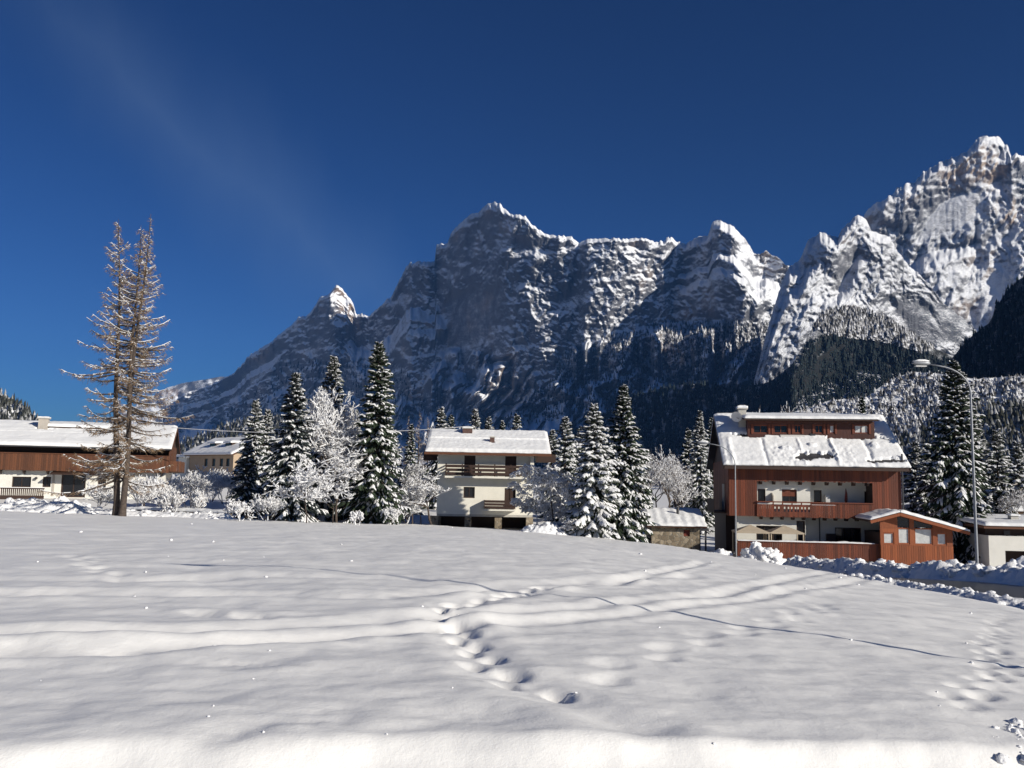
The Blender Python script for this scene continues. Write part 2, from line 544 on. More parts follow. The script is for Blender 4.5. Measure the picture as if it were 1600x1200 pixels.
def near_prints():
    pr = []
    rng = random.Random(5)
    def trail(pts, step, side, depth, rad):
        w_ = track_px(pts)
        acc, k = 0.0, 0
        for a, b in zip(w_[:-1], w_[1:]):
            d = b - a
            L = np.hypot(*d)
            n = np.array([-d[1], d[0]]) / max(L, 1e-6)
            while acc < L:
                q = a + d * acc / L + n * side * (1 if k % 2 else -1)
                pr.append((q[0] + rng.uniform(-.05, .05), q[1] + rng.uniform(-.05, .05), rad * rng.uniform(.8, 1.2), depth * rng.uniform(.7, 1.2), math.atan2(d[1], d[0])))
                acc += step * rng.uniform(.85, 1.15)
                k += 1
            acc -= L
    trail([(850, 917), (780, 935), (700, 952), (690, 965), (720, 990), (740, 1015), (770, 1050), (850, 1085), (870, 1095)], 0.40, 0.10, 0.085, 0.12)
    trail([(1290, 945), (1200, 975), (1100, 1000), (1000, 1030), (930, 1060)], 0.75, 0.12, 0.035, 0.19)
    trail([(1570, 955), (1555, 985), (1545, 1010), (1560, 1050), (1530, 1075), (1480, 1110)], 0.42, 0.10, 0.045, 0.13)
    trail([(120, 868), (160, 895), (200, 905)], 0.8, 0.12, 0.06, 0.22)
    trail([(330, 955), (400, 965), (420, 975)], 0.8, 0.15, 0.07, 0.24)
    trail([(60, 1005), (215, 1033), (380, 1035), (520, 1010)], 1.3, 0.2, 0.05, 0.3)
    trail([(220, 1190), (330, 1165), (430, 1140), (560, 1110)], 0.7, 0.1, 0.03, 0.3)
    return pr

def snow_detail(x, y):
    z = 0.042 * fbm(x / 3.3, y / 2.6, 3, 11) + 0.022 * fbm(x / 1.15, y / 0.8, 3, 23) + 0.007 * fbm(x / 0.45, y / 0.33, 3, 27) + 0.0035 * fbm(x / 0.16, y / 0.14, 2, 31) * np.clip(1 - y / 40, 0, 1)
    z = z + 0.035 * np.clip(y / 30, 0.2, 1.3) * fbm(x / 5.0 + 0.5 * y / 9, y / 0.9, 3, 41) * 0.6
    for pts, wd, dp in TRACKS:
        w_ = pts
        d = np.full(x.shape, 1e9)
        for a, b in zip(w_[:-1], w_[1:]):
            e = b - a
            t = np.clip(((x - a[0]) * e[0] + (y - a[1]) * e[1]) / (e @ e), 0, 1)
            d = np.minimum(d, np.hypot(x - a[0] - t * e[0], y - a[1] - t * e[1]))
        z = z - dp * np.exp(-(d / wd) ** 2) + dp * 0.45 * np.exp(-((d - 2.0 * wd) / (0.8 * wd)) ** 2)
    for (cx, cy, r, dp, an) in PRINTS:
        k = (np.abs(x - cx) < 4 * r) & (np.abs(y - cy) < 4 * r)
        if not k.any(): continue
        dx, dy = x[k] - cx, y[k] - cy
        u, v = dx * math.cos(an) + dy * math.sin(an), -dx * math.sin(an) + dy * math.cos(an)
        d = np.hypot(u / 1.35, v / 0.85) / r
        z[k] += -dp * np.exp(-(d ** 2.6)) * (1 + 0.35 * fbm(x[k] / 0.11, y[k] / 0.11, 2, 91)) + dp * 0.16 * np.exp(-((d - 1.6) / 0.5) ** 2)
    # the trodden edge in front of the viewer
    a, b = np.array([-1.65, 5.80]), np.array([3.8, 6.70])
    e = (b - a) / np.hypot(*(b - a))
    dist = -(x - a[0]) * e[1] + (y - a[1]) * e[0] + 0.06 * fbm(x / 0.9, y / 0.9, 3, 77)
    z = z - 0.21 * (1 - sstep(-0.02, 0.42, dist))
    return z

TRACKS = [(track_px(p), wd, dp) for p, wd, dp in (
    ([(0, 992), (300, 985), (500, 975), (700, 962)], 0.26, 0.06),
    ([(0, 1022), (180, 1016), (400, 1000), (700, 978)], 0.30, 0.08),
    ([(735, 976), (900, 965), (1100, 945), (1300, 915), (1420, 903)], 0.22, 0.045),
    ([(740, 960), (900, 952), (1100, 932), (1230, 905), (1290, 895)], 0.22, 0.045),
    ([(0, 930), (250, 926), (600, 935), (760, 920), (960, 905), (1080, 900)], 0.30, 0.05),
    ([(850, 918), (950, 912), (1100, 880)], 0.2, 0.05),
    ([(0, 905), (200, 908), (420, 900), (640, 905)], 0.35, 0.04),
    ([(520, 1175), (640, 1140), (760, 1125)], 0.30, 0.03),
    ([(850, 917), (780, 935), (700, 952), (690, 965), (720, 990), (740, 1015), (770, 1050), (850, 1085), (1000, 1135)], 0.24, 0.038))]
PRINTS = near_prints()

def spaced(segs):
    out = []
    for a, b, fn in segs:
        t = a
        while t < b:
            out.append(t)
            t += fn(t)
    out.append(segs[-1][1])
    return np.array(out)

def make_ground():
    xs_r = spaced([(0.0, 7.0, lambda t: 0.055), (7.0, 40.0, lambda t: 0.055 + (t - 7) * 0.018), (40.0, 12000.0, lambda t: t * 0.13)])
    xs = np.concatenate([-xs_r[:0:-1], xs_r])
    ys = spaced([(-4000.0, -40.0, lambda t: -t * 0.4), (-40.0, 4.6, lambda t: max(0.06, (5 - t) * 0.22)),
                 (4.6, 90.0, lambda t: t * 0.0078), (90.0, 12000.0, lambda t: t * 0.10)])
    X, Y = np.meshgrid(xs, ys)
    Z = ground_base(X, Y)
    near = (np.abs(X) < 70) & (Y > 2) & (Y < 110)
    det = np.zeros_like(Z)
    det[near] = snow_detail(X[near], Y[near])
    calm = sstep(2.0, 3.6, road_dist(X, Y))
    Z = Z + det * calm
    V = np.stack([X, Y, Z], -1).reshape(-1, 3)
    o = link('ground', mesh_np('ground', V, grid_faces(*X.shape), True), M['snow'])
    tag(o, kind='structure')
    return o
make_ground()

def make_road():
    t = np.linspace(0, 1, 120)
    seg = np.concatenate([[0], np.cumsum(np.hypot(*np.diff(ROAD, axis=0).T))])
    s = t * seg[-1]
    cx, cy = np.interp(s, seg, ROAD[:, 0]), np.interp(s, seg, ROAD[:, 1])
    dx, dy = np.gradient(cx), np.gradient(cy)
    L = np.hypot(dx, dy)
    nx, ny = dy / L, -dx / L
    V = []
    for k in np.linspace(-2.45, 2.45, 7):
        x, y = cx + nx * k, cy + ny * k
        V.append(np.stack([x, y, np.interp(cy, ROADZ_Y, ROADZ_Z) + 0.012 + 0.05 * (1 - (k / 2.45) ** 2)], -1))
    V = np.stack(V, 1)
    o = link('road', mesh_np('road', V.reshape(-1, 3), grid_faces(len(t), 7), True), M['asphalt'])
    tag(o, kind='structure')
make_road()

# ------------------------------------------------------------------ mountains
RELIEF = {}
def relief(name, crest, base, lnY, lit, mat, p_shade=0.0, p_lit=0.0, x0=None, x1=None, step=1.5, rows=200, q=0.8,
           amp=(0.0050, 0.0026, 0.0011), ledge=0.0, ledge_px=16, jag=2.0, seed=1, leak=90, scree=None, back=0.25, gully=2.0, soft=4, apron=None, smooth=()):
    """a mountain side: crest line and foot as seen from the village, its distance from the way its faces turn"""
    cx = np.array([c[0] for c in crest], float)
    cy = np.array([c[1] for c in crest], float)
    px = np.arange(x0 if x0 is not None else cx[0], (x1 if x1 is not None else cx[-1]) + step, step)
    top = np.interp(px, cx, cy)
    top = top + jag * (ridged(px / 17.0, px * 0 + seed, 4, seed, 0.65) - 0.5) * np.clip(0.6 + vnoise(px / 60.0, px * 0 + 9, seed), 0.15, 1.3) + jag * 0.35 * vnoise(px / 4.0, px * 0 + 3, seed + 5)
    t = np.linspace(0, 1, rows)[:, None]
    PY = base + (top[None, :] - base) * t
    PX = np.broadcast_to(px[None, :], PY.shape)
    m = np.zeros(PY.shape)
    wx = PX + 9 * fbm(PX / 30, PY / 30, 3, seed + 50)
    wy = PY + 7 * fbm(PX / 26, PY / 26, 3, seed + 60)
    for poly, val in lit:
        m = np.where(inpoly(wx, wy, poly), val, m)
    m = blur(m, soft * 0.6, 1)
    da = step / FOC
    base_ln = np.array([lnY(v) for v in px])
    dl = np.zeros(PY.shape)
    kk = math.exp(-step / leak)
    for i in range(PY.shape[1] - 2, -1, -1):      # spurs stand out to the left of every sunlit flank
        dl[:, i] = dl[:, i + 1] * kk - (p_lit - p_shade) * m[:, i] * da
    dl = blur(dl, 2.5, 0)
    dl = -0.42 * np.tanh(-dl / 0.42)
    WX = PX + 10 * fbm(PX / 45, PY / 45, 3, seed + 70)
    WY = PY + 10 * fbm(PX / 45 + 7, PY / 45, 3, seed + 80)
    b = (760 - PY) / FOC
    b0 = (760 - base) / FOC
    ln = base_ln[None, :] + q * (b - b0) * 0.9 + dl
    db = 0.15 * (b[1:] - b[:-1])
    if apron is not None:                         # snow slopes running out below the cliffs
        av = np.interp(px, [a[0] for a in apron], [a[1] for a in apron])[None, :]
        fr_ = np.interp(px, [a[0] for a in apron], [a[2] for a in apron])[None, :]
        tb = blur(top[None, :], 22 / step, 1)
        dls = blur(blur(dl, 9, 0), 5, 1) * 1.1
        tt = (PY - tb) / (base - tb)
        dls = dls * (1 - sstep(0.50, 0.66, tt))
        tt = tt + 0.10 * fbm(PX / 60, PY / 60, 3, seed + 44) - 0.10 * ridged((WX + 0.5 * WY) / 42, WY / 130, 3, seed + 45) 
        ap = base_ln[None, :] + q * (b - b0) * 0.9 + 0.05 + dls - (av + 0.05) * np.clip((tt - fr_) / (1 - fr_) + 0.06, -1, 1)
        ln = np.minimum(ln, ap)
    for i in range(rows - 2, -1, -1):             # a spur carries on downwards as a buttress
        ln[i] = np.minimum(ln[i], ln[i + 1] - db[i])
    if apron is not None:                         # the buttresses drown in the snow slopes
        kb = sstep(0.46, 0.60, tt)
        ln = ln * (1 - kb) + np.maximum(ln, ap) * kb
    gl = gully
    cal = np.ones(PY.shape)
    for poly in smooth:                           # open snowfields and scree fans
        cal = np.where(inpoly(wx, wy, poly), 0.12, cal)
    cal = blur(blur(cal, 4, 0), 4, 1)
    amp = [a_ * cal for a_ in amp]
    ledge = ledge * cal
    ln = ln - amp[0] * ridged((WX + 0.25 * WY) / 55, WY / (55 * gl), 3, seed + 1, 0.55)
    ln = ln - amp[1] * ridged((WX - 0.3 * WY) / 22, WY / (22 * gl * 0.7), 4, seed + 2, 0.6)
    ln = ln + amp[2] * fbm(PX / 9, PY / 8, 4, seed + 3, 0.72)
    if np.max(ledge) > 0:
        lv = PY / ledge_px + 0.9 * fbm(PX / 120, PY / 70, 4, seed + 20, 0.55) + PX * 0.008
        fr = lv - np.floor(lv)
        amt = ledge * np.clip(fbm(PX / 60, PY / 30, 3, seed + 33) * 1.6 + 0.35, 0, 1.6)
        ln = ln + amt * (sstep(0.0, 0.55, fr) - fr)
        lv = PY / (ledge_px * 0.43) + 0.8 * fbm(PX / 60, PY / 50, 3, seed + 21, 0.6) - PX * 0.012
        fr = lv - np.floor(lv)
        ln = ln + 0.45 * ledge * np.clip(fbm(PX / 45, PY / 45, 3, seed + 34) * 1.8 + 0.2, 0, 1.4) * (sstep(0.0, 0.6, fr) - fr)
    Yd = np.exp(ln)
    W = P(PX, PY, Yd)
    RELIEF[name] = (px, PY, Yd, base, top)
    V = [W.reshape(-1, 3)]
    nb = 4
    crestp = W[-1]
    zb = crestp[:, 2].min() * 0.2
    for k in range(0, nb + 1):
        kk = k / nb
        s_ = 1 + back * kk
        V.append(np.stack([crestp[:, 0] * s_, crestp[:, 1] * s_, crestp[:, 2] * (1 - kk) - 40 * kk], -1))
    V = np.concatenate(V)
    o = link('mountain', mesh_np('mountain', V, np.concatenate([grid_faces(rows, len(px)), grid_faces(nb + 1, len(px)) + rows * len(px)]), True), mat)
    o['kind'] = 'structure'
    return o

def lerp_ln(pts):
    xs = [p[0] for p in pts]
    ls = [math.log(p[1]) for p in pts]
    return lambda v: float(np.interp(v, xs, ls))

crestA = [(255, 640), (290, 612), (330, 600), (365, 582), (390, 552), (420, 535), (450, 510), (467, 495), (484, 490), (501, 463), (512, 461), (526, 444),
          (535, 450), (550, 469), (556, 488), (569, 488), (577, 490), (586, 484), (611, 463), (620, 446), (633, 418), (641, 409), (679, 407),
          (682, 382), (699, 378), (705, 361), (726, 342), (735, 333), (747, 331), (764, 316), (781, 315), (790, 327), (803, 335), (820, 335),
          (832, 350), (854, 365), (875, 367), (892, 367), (905, 380), (917, 373), (957, 372), (1009, 371), (1027, 377), (1049, 370),
          (1071, 379), (1092, 368), (1106, 368), (1114, 346), (1123, 342), (1141, 350), (1158, 366), (1171, 381), (1178, 394), (1188, 396), (1197, 390),
          (1212, 400), (1228, 411), (1240, 414), (1265, 425), (1300, 470)]
litA = [
    ([(522, 440), (532, 446), (552, 470), (556, 486), (548, 482), (536, 466), (524, 456)], 1),
    ([(455, 525), (466, 522), (474, 545), (462, 553), (448, 562)], 1), ([(425, 565), (432, 562), (426, 600), (416, 604)], 1), ([(494, 537), (502, 534), (500, 555), (492, 565)], 1),
    ([(668, 405), (690, 408), (696, 440), (690, 462), (722, 476), (720, 505), (700, 535), (640, 535), (638, 500), (656, 465), (662, 440)], 1),
    ([(764, 350), (770, 330), (778, 345), (768, 352)], 0.8),
    ([(790, 327), (806, 336), (832, 345), (856, 362), (894, 364), (905, 380), (880, 395), (850, 400), (838, 398), (815, 402), (802, 412), (792, 415), (796, 380), (786, 350)], 1),
    ([(780, 430), (800, 430), (822, 422), (848, 412), (846, 440), (825, 465), (812, 490), (780, 500), (768, 505), (784, 478), (794, 450), (782, 440)], 1),
    ([(866, 398), (886, 402), (880, 420), (864, 414)], 1),
    ([(910, 376), (960, 372), (1012, 372), (1050, 370), (1075, 380), (1060, 392), (1020, 388), (975, 400), (952, 400), (920, 384)], 1),
    ([(1116, 350), (1126, 346), (1128, 362), (1118, 366)], 1),
    ([(1140, 352), (1160, 366), (1180, 396), (1204, 442), (1234, 462), (1266, 498), (1240, 505), (1215, 500), (1190, 500), (1150, 505), (1128, 500), (1146, 470), (1160, 440), (1146, 410), (1150, 385)], 1),
    ([(1031, 515), (1075, 508), (1158, 505), (1160, 552), (1100, 545), (1040, 540)], 1),
    ([(939, 530), (992, 525), (985, 555), (945, 565)], 1), ([(872, 562), (905, 548), (890, 575), (866, 585)], 0.8),
    ([(1162, 512), (1222, 510), (1215, 552), (1165, 552)], 0.9),
    ([(1024, 445), (1034, 442), (1034, 465), (1024, 470)], 0.8),
]
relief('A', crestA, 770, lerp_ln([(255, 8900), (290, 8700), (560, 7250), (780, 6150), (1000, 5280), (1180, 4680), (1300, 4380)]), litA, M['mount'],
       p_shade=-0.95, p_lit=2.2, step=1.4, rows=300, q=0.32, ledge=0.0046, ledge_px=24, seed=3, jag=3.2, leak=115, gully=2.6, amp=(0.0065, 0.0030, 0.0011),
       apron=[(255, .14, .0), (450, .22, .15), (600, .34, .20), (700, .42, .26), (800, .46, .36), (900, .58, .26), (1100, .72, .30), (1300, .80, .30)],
       smooth=[[(690, 470), (740, 455), (790, 448), (780, 500), (740, 540), (700, 560), (660, 545), (700, 510)], [(865, 462), (900, 455), (925, 452), (905, 470), (870, 478)], [(690, 690), (790, 600), (830, 590), (760, 690)], [(330, 600), (400, 560), (440, 540), (420, 580), (350, 640)], [(800, 372), (860, 370), (850, 396), (805, 400)]])

crestB = [(1120, 768), (1150, 690), (1175, 610), (1192, 540), (1207, 485), (1225, 430), (1235, 414), (1250, 405), (1263, 372), (1285, 360), (1300, 366), (1309, 368), (1324, 348), (1342, 333), (1355, 344), (1362, 359), (1390, 368),
          (1403, 390), (1425, 416), (1451, 442), (1469, 469), (1500, 492), (1517, 504), (1526, 520), (1570, 560)]
litB = [([(1190, 520), (1225, 430), (1270, 430), (1300, 400), (1320, 360), (1342, 330), (1400, 380), (1470, 460), (1530, 505), (1520, 530), (1450, 560), (1200, 560)], 1),
        ([(1318, 400), (1352, 380), (1345, 420), (1330, 455), (1312, 460)], 0.1), ([(1262, 372), (1285, 362), (1300, 372), (1290, 400), (1260, 410)], 0.2)]
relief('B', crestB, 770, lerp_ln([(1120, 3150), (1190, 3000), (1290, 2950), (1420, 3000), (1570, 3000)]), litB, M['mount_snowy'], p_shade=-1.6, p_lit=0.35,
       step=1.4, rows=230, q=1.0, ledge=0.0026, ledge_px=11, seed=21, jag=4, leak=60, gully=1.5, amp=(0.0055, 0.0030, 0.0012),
       smooth=[[(1392, 475), (1440, 470), (1480, 478), (1520, 502), (1505, 535), (1450, 548), (1415, 535)], [(1310, 400), (1345, 385), (1335, 430), (1312, 455)]])

crestC = [(1290, 420), (1320, 370), (1350, 335), (1357, 324), (1386, 307), (1407, 291), (1430, 283), (1442, 267), (1477, 248), (1512, 235), (1526, 217), (1534, 212), (1561, 213),
          (1576, 230), (1582, 241), (1600, 239), (1660, 228), (1740, 260), (1830, 330), (1950, 420)]
litC = [([(1380, 305), (1410, 288), (1450, 262), (1500, 240), (1500, 270), (1460, 300), (1450, 340), (1430, 350), (1380, 350)], 0.8),
        ([(1525, 217), (1560, 210), (1582, 240), (1620, 235), (1620, 260), (1560, 262), (1520, 240)], 0.9),
        ([(1540, 270), (1585, 290), (1580, 350), (1555, 345), (1530, 300)], 0.7),
        ([(1440, 390), (1480, 390), (1530, 380), (1525, 450), (1500, 495), (1470, 470), (1450, 440)], 0.7),
        ([(1440, 300), (1530, 285), (1520, 360), (1450, 400), (1420, 380)], 0.35)]
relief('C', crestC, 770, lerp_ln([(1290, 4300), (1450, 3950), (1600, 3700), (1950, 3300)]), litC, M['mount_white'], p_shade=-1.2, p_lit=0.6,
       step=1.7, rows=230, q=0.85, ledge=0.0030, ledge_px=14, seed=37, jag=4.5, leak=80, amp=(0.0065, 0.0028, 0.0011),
       smooth=[[(1440, 320), (1530, 285), (1545, 330), (1500, 360), (1440, 380)], [(1540, 430), (1580, 400), (1570, 470), (1530, 520)]])

# forested knoll and the dark foot of the massif
crestF = [(640, 768), (760, 735), (850, 704), (920, 662), (979, 622), (1044, 603), (1100, 598), (1150, 606), (1200, 598), (1235, 572), (1255, 540), (1270, 512), (1285, 492),
          (1311, 482), (1342, 484), (1381, 497), (1425, 523), (1460, 545), (1500, 560), (1560, 575), (1700, 590)]
litF = [([(1250, 520), (1290, 470), (1342, 465), (1400, 490), (1490, 545), (1480, 570), (1420, 555), (1350, 540), (1280, 540)], 1)]
relief('F', crestF, 770, lerp_ln([(640, 3300), (800, 2900), (1100, 2200), (1240, 1900), (1450, 1850), (1700, 1750)]), litF, M['shaded_floor'], p_shade=-1.0, p_lit=0.2,
       step=3.0, rows=90, q=1.2, amp=(0.003, 0.0015, 0.0008), jag=1.0, seed=51, leak=60)
# dark forest spur on the right
crestD = [(1470, 590), (1490, 556), (1512, 530), (1547, 503), (1556, 481), (1569, 460), (1582, 446), (1600, 431), (1640, 415), (1690, 450), (1740, 560), (1790, 720), (1810, 768)]
relief('D', crestD, 770, lerp_ln([(1470, 1400), (1600, 1100), (1900, 640)]), [], M['shaded_floor'], step=4.0, rows=70, q=0.9, amp=(0.003, 0.0015, 0.0008), jag=1.0, seed=61)
# snowy near slope above the chalet
crestE = [(1100, 771), (1140, 700), (1180, 668), (1230, 646), (1267, 637), (1294, 626), (1355, 619), (1390, 593), (1425, 580), (1469, 584), (1521, 591), (1600, 587), (1750, 560), (1900, 540)]
litE = [([(1180, 660), (1267, 630), (1390, 585), (1425, 575), (1520, 590), (1470, 640), (1400, 680), (1180, 690)], 1), ([(1500, 588), (1900, 540), (1900, 612), (1540, 616)], 0.7)]
relief('E', crestE, 772, lerp_ln([(1100, 800), (1400, 740), (1600, 690), (1900, 640)]), [], M['hill'], p_shade=-1.6, p_lit=0.4,
       step=3.0, rows=80, q=1.3, amp=(0.004, 0.002, 0.001), jag=1.0, seed=71, leak=70)
# left: forested hill, far white ridge, dark slope behind the ochre house
relief('H', [(-260, 540), (-120, 575), (0, 614), (20, 624), (40, 636), (55, 652), (75, 680), (110, 720), (150, 764)], 765, lerp_ln([(-260, 1500), (110, 1500)]), [], M['hill'],
       step=3.0, rows=60, q=1.0, jag=1.0, seed=81)
relief('R', [(60, 764), (120, 690), (200, 640), (260, 606), (290, 597), (320, 593), (345, 588), (362, 588), (420, 600)], 765, lerp_ln([(120, 12500), (420, 11500)]), [([(285, 600), (320, 592), (365, 585), (365, 594), (320, 598)], 1)],
       M['mount_snowy'], p_shade=-1.3, p_lit=0.3, step=3.0, rows=60, q=1.0, jag=1.0, seed=91)
relief('L', [(180, 764), (230, 724), (278, 694), (320, 676), (370, 657), (430, 650), (500, 668), (600, 700), (680, 720), (760, 764)], 765, lerp_ln([(230, 2300), (680, 1800)]), [], M['hill'],
       step=4.0, rows=40, q=1.1, jag=1.0, seed=95)

def forest(name, label, key, polys, n, mat, hpx=(6, 10), seed=1, fat=0.24):
    px, PY, Yd, base, top = RELIEF[key]
    rng = np.random.default_rng(seed)
    pts = []
    for poly, share in polys:
        xs, ys = [p[0] for p in poly], [p[1] for p in poly]
        k = int(n * share)
        X = rng.uniform(min(xs), max(xs), k * 4)
        Yp = rng.uniform(min(ys), max(ys), k * 4)
        ok = inpoly(X, Yp, poly) & (fbm(X / 14, Yp / 10, 2, seed) > rng.uniform(-1.1, 0.2, len(X)))
        X, Yp = X[ok][:k], Yp[ok][:k]
        tp = np.interp(X, px, top)
        ok = Yp > tp
        X, Yp, tp = X[ok], Yp[ok], tp[ok]
        t = (base - Yp) / (base - tp)
        ci = np.clip(np.searchsorted(px, X), 0, len(px) - 1)
        ri = np.clip((t * (PY.shape[0] - 1)).astype(int), 0, PY.shape[0] - 1)
        d = Yd[ri, ci]
        pts.append(np.concatenate([P(X, Yp, d), (d / FOC)[:, None]], 1))
    pts = np.concatenate(pts)
    N = len(pts)
    H = rng.uniform(*hpx, N) * pts[:, 3]
    R = H * fat * rng.uniform(0.75, 1.3, N)
    k = 5
    V = np.zeros((N, 2 * k + 2, 3))
    for tier, (z0, z1, rr) in enumerate(((-0.08, 0.66, 1.0), (0.38, 1.0, 0.62))):
        a0 = rng.uniform(0, 6.28, N)
        for i in range(k):
            a = a0 + i * 2 * np.pi / k
            rj = R * rr * rng.uniform(0.65, 1.25, N)
            V[:, tier * (k + 1) + i] = np.stack([pts[:, 0] + np.cos(a) * rj, pts[:, 1] + np.sin(a) * rj, pts[:, 2] + H * (z0 + rng.uniform(-.06, .06, N))], -1)
        V[:, tier * (k + 1) + k] = np.stack([pts[:, 0], pts[:, 1], pts[:, 2] + H * z1], -1)
    F = np.array([(tt * (k + 1) + i, tt * (k + 1) + (i + 1) % k, tt * (k + 1) + k) for tt in range(2) for i in range(k)])
    F = (F[None] + (np.arange(N) * (2 * k + 2))[:, None, None]).reshape(-1, 3)
    o = link(name, mesh_np(name, V.reshape(-1, 3), F), mat)
    tag(o, label, 'forest', kind='stuff')
    return o

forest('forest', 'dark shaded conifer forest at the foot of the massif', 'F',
       [([(720, 745), (850, 706), (920, 664), (979, 624), (1044, 604), (1100, 600), (1200, 600), (1240, 575), (1263, 535), (1300, 525), (1400, 545), (1500, 566), (1700, 595), (1700, 720), (720, 760)], 1)], 12000, M['forest_shaded'], (6, 11), 5)
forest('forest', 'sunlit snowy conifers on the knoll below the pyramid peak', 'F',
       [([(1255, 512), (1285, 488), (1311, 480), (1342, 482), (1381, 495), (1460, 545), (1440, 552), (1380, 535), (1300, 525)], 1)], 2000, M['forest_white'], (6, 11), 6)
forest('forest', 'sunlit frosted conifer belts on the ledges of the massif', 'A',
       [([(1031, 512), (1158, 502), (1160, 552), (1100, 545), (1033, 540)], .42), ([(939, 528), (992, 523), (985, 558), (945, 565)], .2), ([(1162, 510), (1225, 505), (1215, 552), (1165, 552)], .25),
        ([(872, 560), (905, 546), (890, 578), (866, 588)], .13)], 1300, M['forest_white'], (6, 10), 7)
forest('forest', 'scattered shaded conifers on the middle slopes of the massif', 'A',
       [([(760, 680), (900, 560), (1040, 500), (1250, 520), (1250, 590), (1040, 610), (900, 650)], .75), ([(300, 690), (460, 560), (640, 580), (700, 690)], .25)], 3800, M['forest_shaded'], (3.5, 7), 8)
forest('forest', 'near black conifer forest on the shaded spur at the right edge', 'D', [([(1475, 590), (1512, 526), (1547, 500), (1569, 456), (1600, 428), (1760, 330), (1760, 640), (1480, 640)], 1)], 2600, M['forest_shaded'], (9, 15), 9)
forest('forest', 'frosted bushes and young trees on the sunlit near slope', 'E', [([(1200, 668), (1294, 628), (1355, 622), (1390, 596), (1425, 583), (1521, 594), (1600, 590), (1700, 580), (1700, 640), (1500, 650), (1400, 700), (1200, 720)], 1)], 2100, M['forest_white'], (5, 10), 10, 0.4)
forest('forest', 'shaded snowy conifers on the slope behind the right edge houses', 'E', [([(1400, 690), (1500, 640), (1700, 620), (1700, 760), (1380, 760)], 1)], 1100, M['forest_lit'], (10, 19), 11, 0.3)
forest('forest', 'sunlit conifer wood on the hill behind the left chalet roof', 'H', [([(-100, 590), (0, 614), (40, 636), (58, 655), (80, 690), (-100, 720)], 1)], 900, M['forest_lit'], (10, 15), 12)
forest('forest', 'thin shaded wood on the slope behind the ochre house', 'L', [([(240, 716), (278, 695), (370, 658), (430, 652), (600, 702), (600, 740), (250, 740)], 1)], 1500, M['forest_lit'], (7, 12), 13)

# ------------------------------------------------------------------ the cold blue air of the valley
def make_haze():
    m = bpy.data.materials.new('air')
    m.use_nodes = True
    nt = m.node_tree
    nt.nodes.clear()
    out = nt.nodes.new('ShaderNodeOutputMaterial')
    v = nt.nodes.new('ShaderNodeVolumePrincipled')
    v.inputs['Color'].default_value = (0.15, 0.40, 1.0, 1)
    v.inputs['Density'].default_value = 2.2e-5
    v.inputs['Anisotropy'].default_value = 0.0
    nt.links.new(v.outputs[0], out.inputs['Volume'])
    b = MB().box(-12500, 12500, -4500, 16500, -400, 2600)
    o = b.build('haze', m)
    tag(o, 'thin blue air between the village and the mountains', 'haze', kind='stuff')
make_haze()

# ------------------------------------------------------------------ houses
class House:
    def __init__(self, name, label, cat, px, py, Y, rot):
        self.loc = P(px, py, Y)
        self.rot = math.radians(rot)
        self.root = empty(name, self.loc, self.rot)
        tag(self.root, label, cat)
        c, s = math.cos(self.rot), math.sin(self.rot)
        self.R = np.array([[c, -s, 0], [s, c, 0], [0, 0, 1]])
    def at(self, px, py, y):
        """local x, z where the sight line meets the local plane at depth y"""
        d = _f * FOC + (px - 800) * _r - (py - 600) * _u
        o = self.R.T @ (EYE - self.loc)
        d = self.R.T @ d
        t = (y - o[1]) / d[1]
        q = o + d * t
        return q[0], q[2]
    def rect(self, px0, py0, px1, py1, y):
        (a, b), (c, d) = self.at(px0, py1, y), self.at(px1, py0, y)
        return a, c, b, d

def wall(mb, x0, x1, z0, z1, y0, y1, holes=()):
    """wall slab between y0 and y1 with real openings"""
    hs = [(max(a, x0), min(b, x1), max(c, z0), min(d, z1)) for a, b, c, d in holes]
    xs = sorted({x0, x1, *[h[0] for h in hs], *[h[1] for h in hs]})
    for xa, xb in zip(xs[:-1], xs[1:]):
        if xb - xa < 1e-4: continue
        mid = (xa + xb) / 2
        zz = [z0]
        for h in sorted([h for h in hs if h[0] < mid < h[1]], key=lambda h: h[2]):
            zz += [h[2], h[3]]
        zz.append(z1)
        for za, zb in zip(zz[0::2], zz[1::2]):
            if zb - za > 1e-4:
                mb.box(xa, xb, y0, y1, za, zb)

def window(parent, r, y, frame_mat, pane_mat, fw=0.07, bars=1, name='window', depth=0.1, hbar=False):
    x0, x1, z0, z1 = r
    m = MB()
    m.box(x0, x0 + fw, y, y + depth, z0, z1); m.box(x1 - fw, x1, y, y + depth, z0, z1)
    m.box(x0 + fw, x1 - fw, y, y + depth, z0, z0 + fw); m.box(x0 + fw, x1 - fw, y, y + depth, z1 - fw, z1)
    for k in range(bars):
        xm = x0 + (x1 - x0) * (k + 1) / (bars + 1)
        m.box(xm - fw * .4, xm + fw * .4, y + 0.015, y + depth - 0.01, z0 + fw, z1 - fw)
    o = m.build(name, frame_mat, parent)
    MB().box(x0 + fw * .5, x1 - fw * .5, y + depth * .55, y + depth * .8, z0 + fw * .5, z1 - fw * .5).build('pane', pane_mat, o)
    return o

def planks(x0, x1, z0, z1, y, wd=0.16, th=0.035, seed=0, jag=0.0, gap=0.012):
    m = MB()
    rng = random.Random(seed)
    n = max(1, int(round((x1 - x0) / wd)))
    w_ = (x1 - x0) / n
    for i in range(n):
        j = rng.uniform(-jag, jag)
        m.box(x0 + i * w_ + gap / 2, x0 + (i + 1) * w_ - gap / 2, y - th - rng.uniform(0, 0.012), y, z0 + j, z1)
    return m

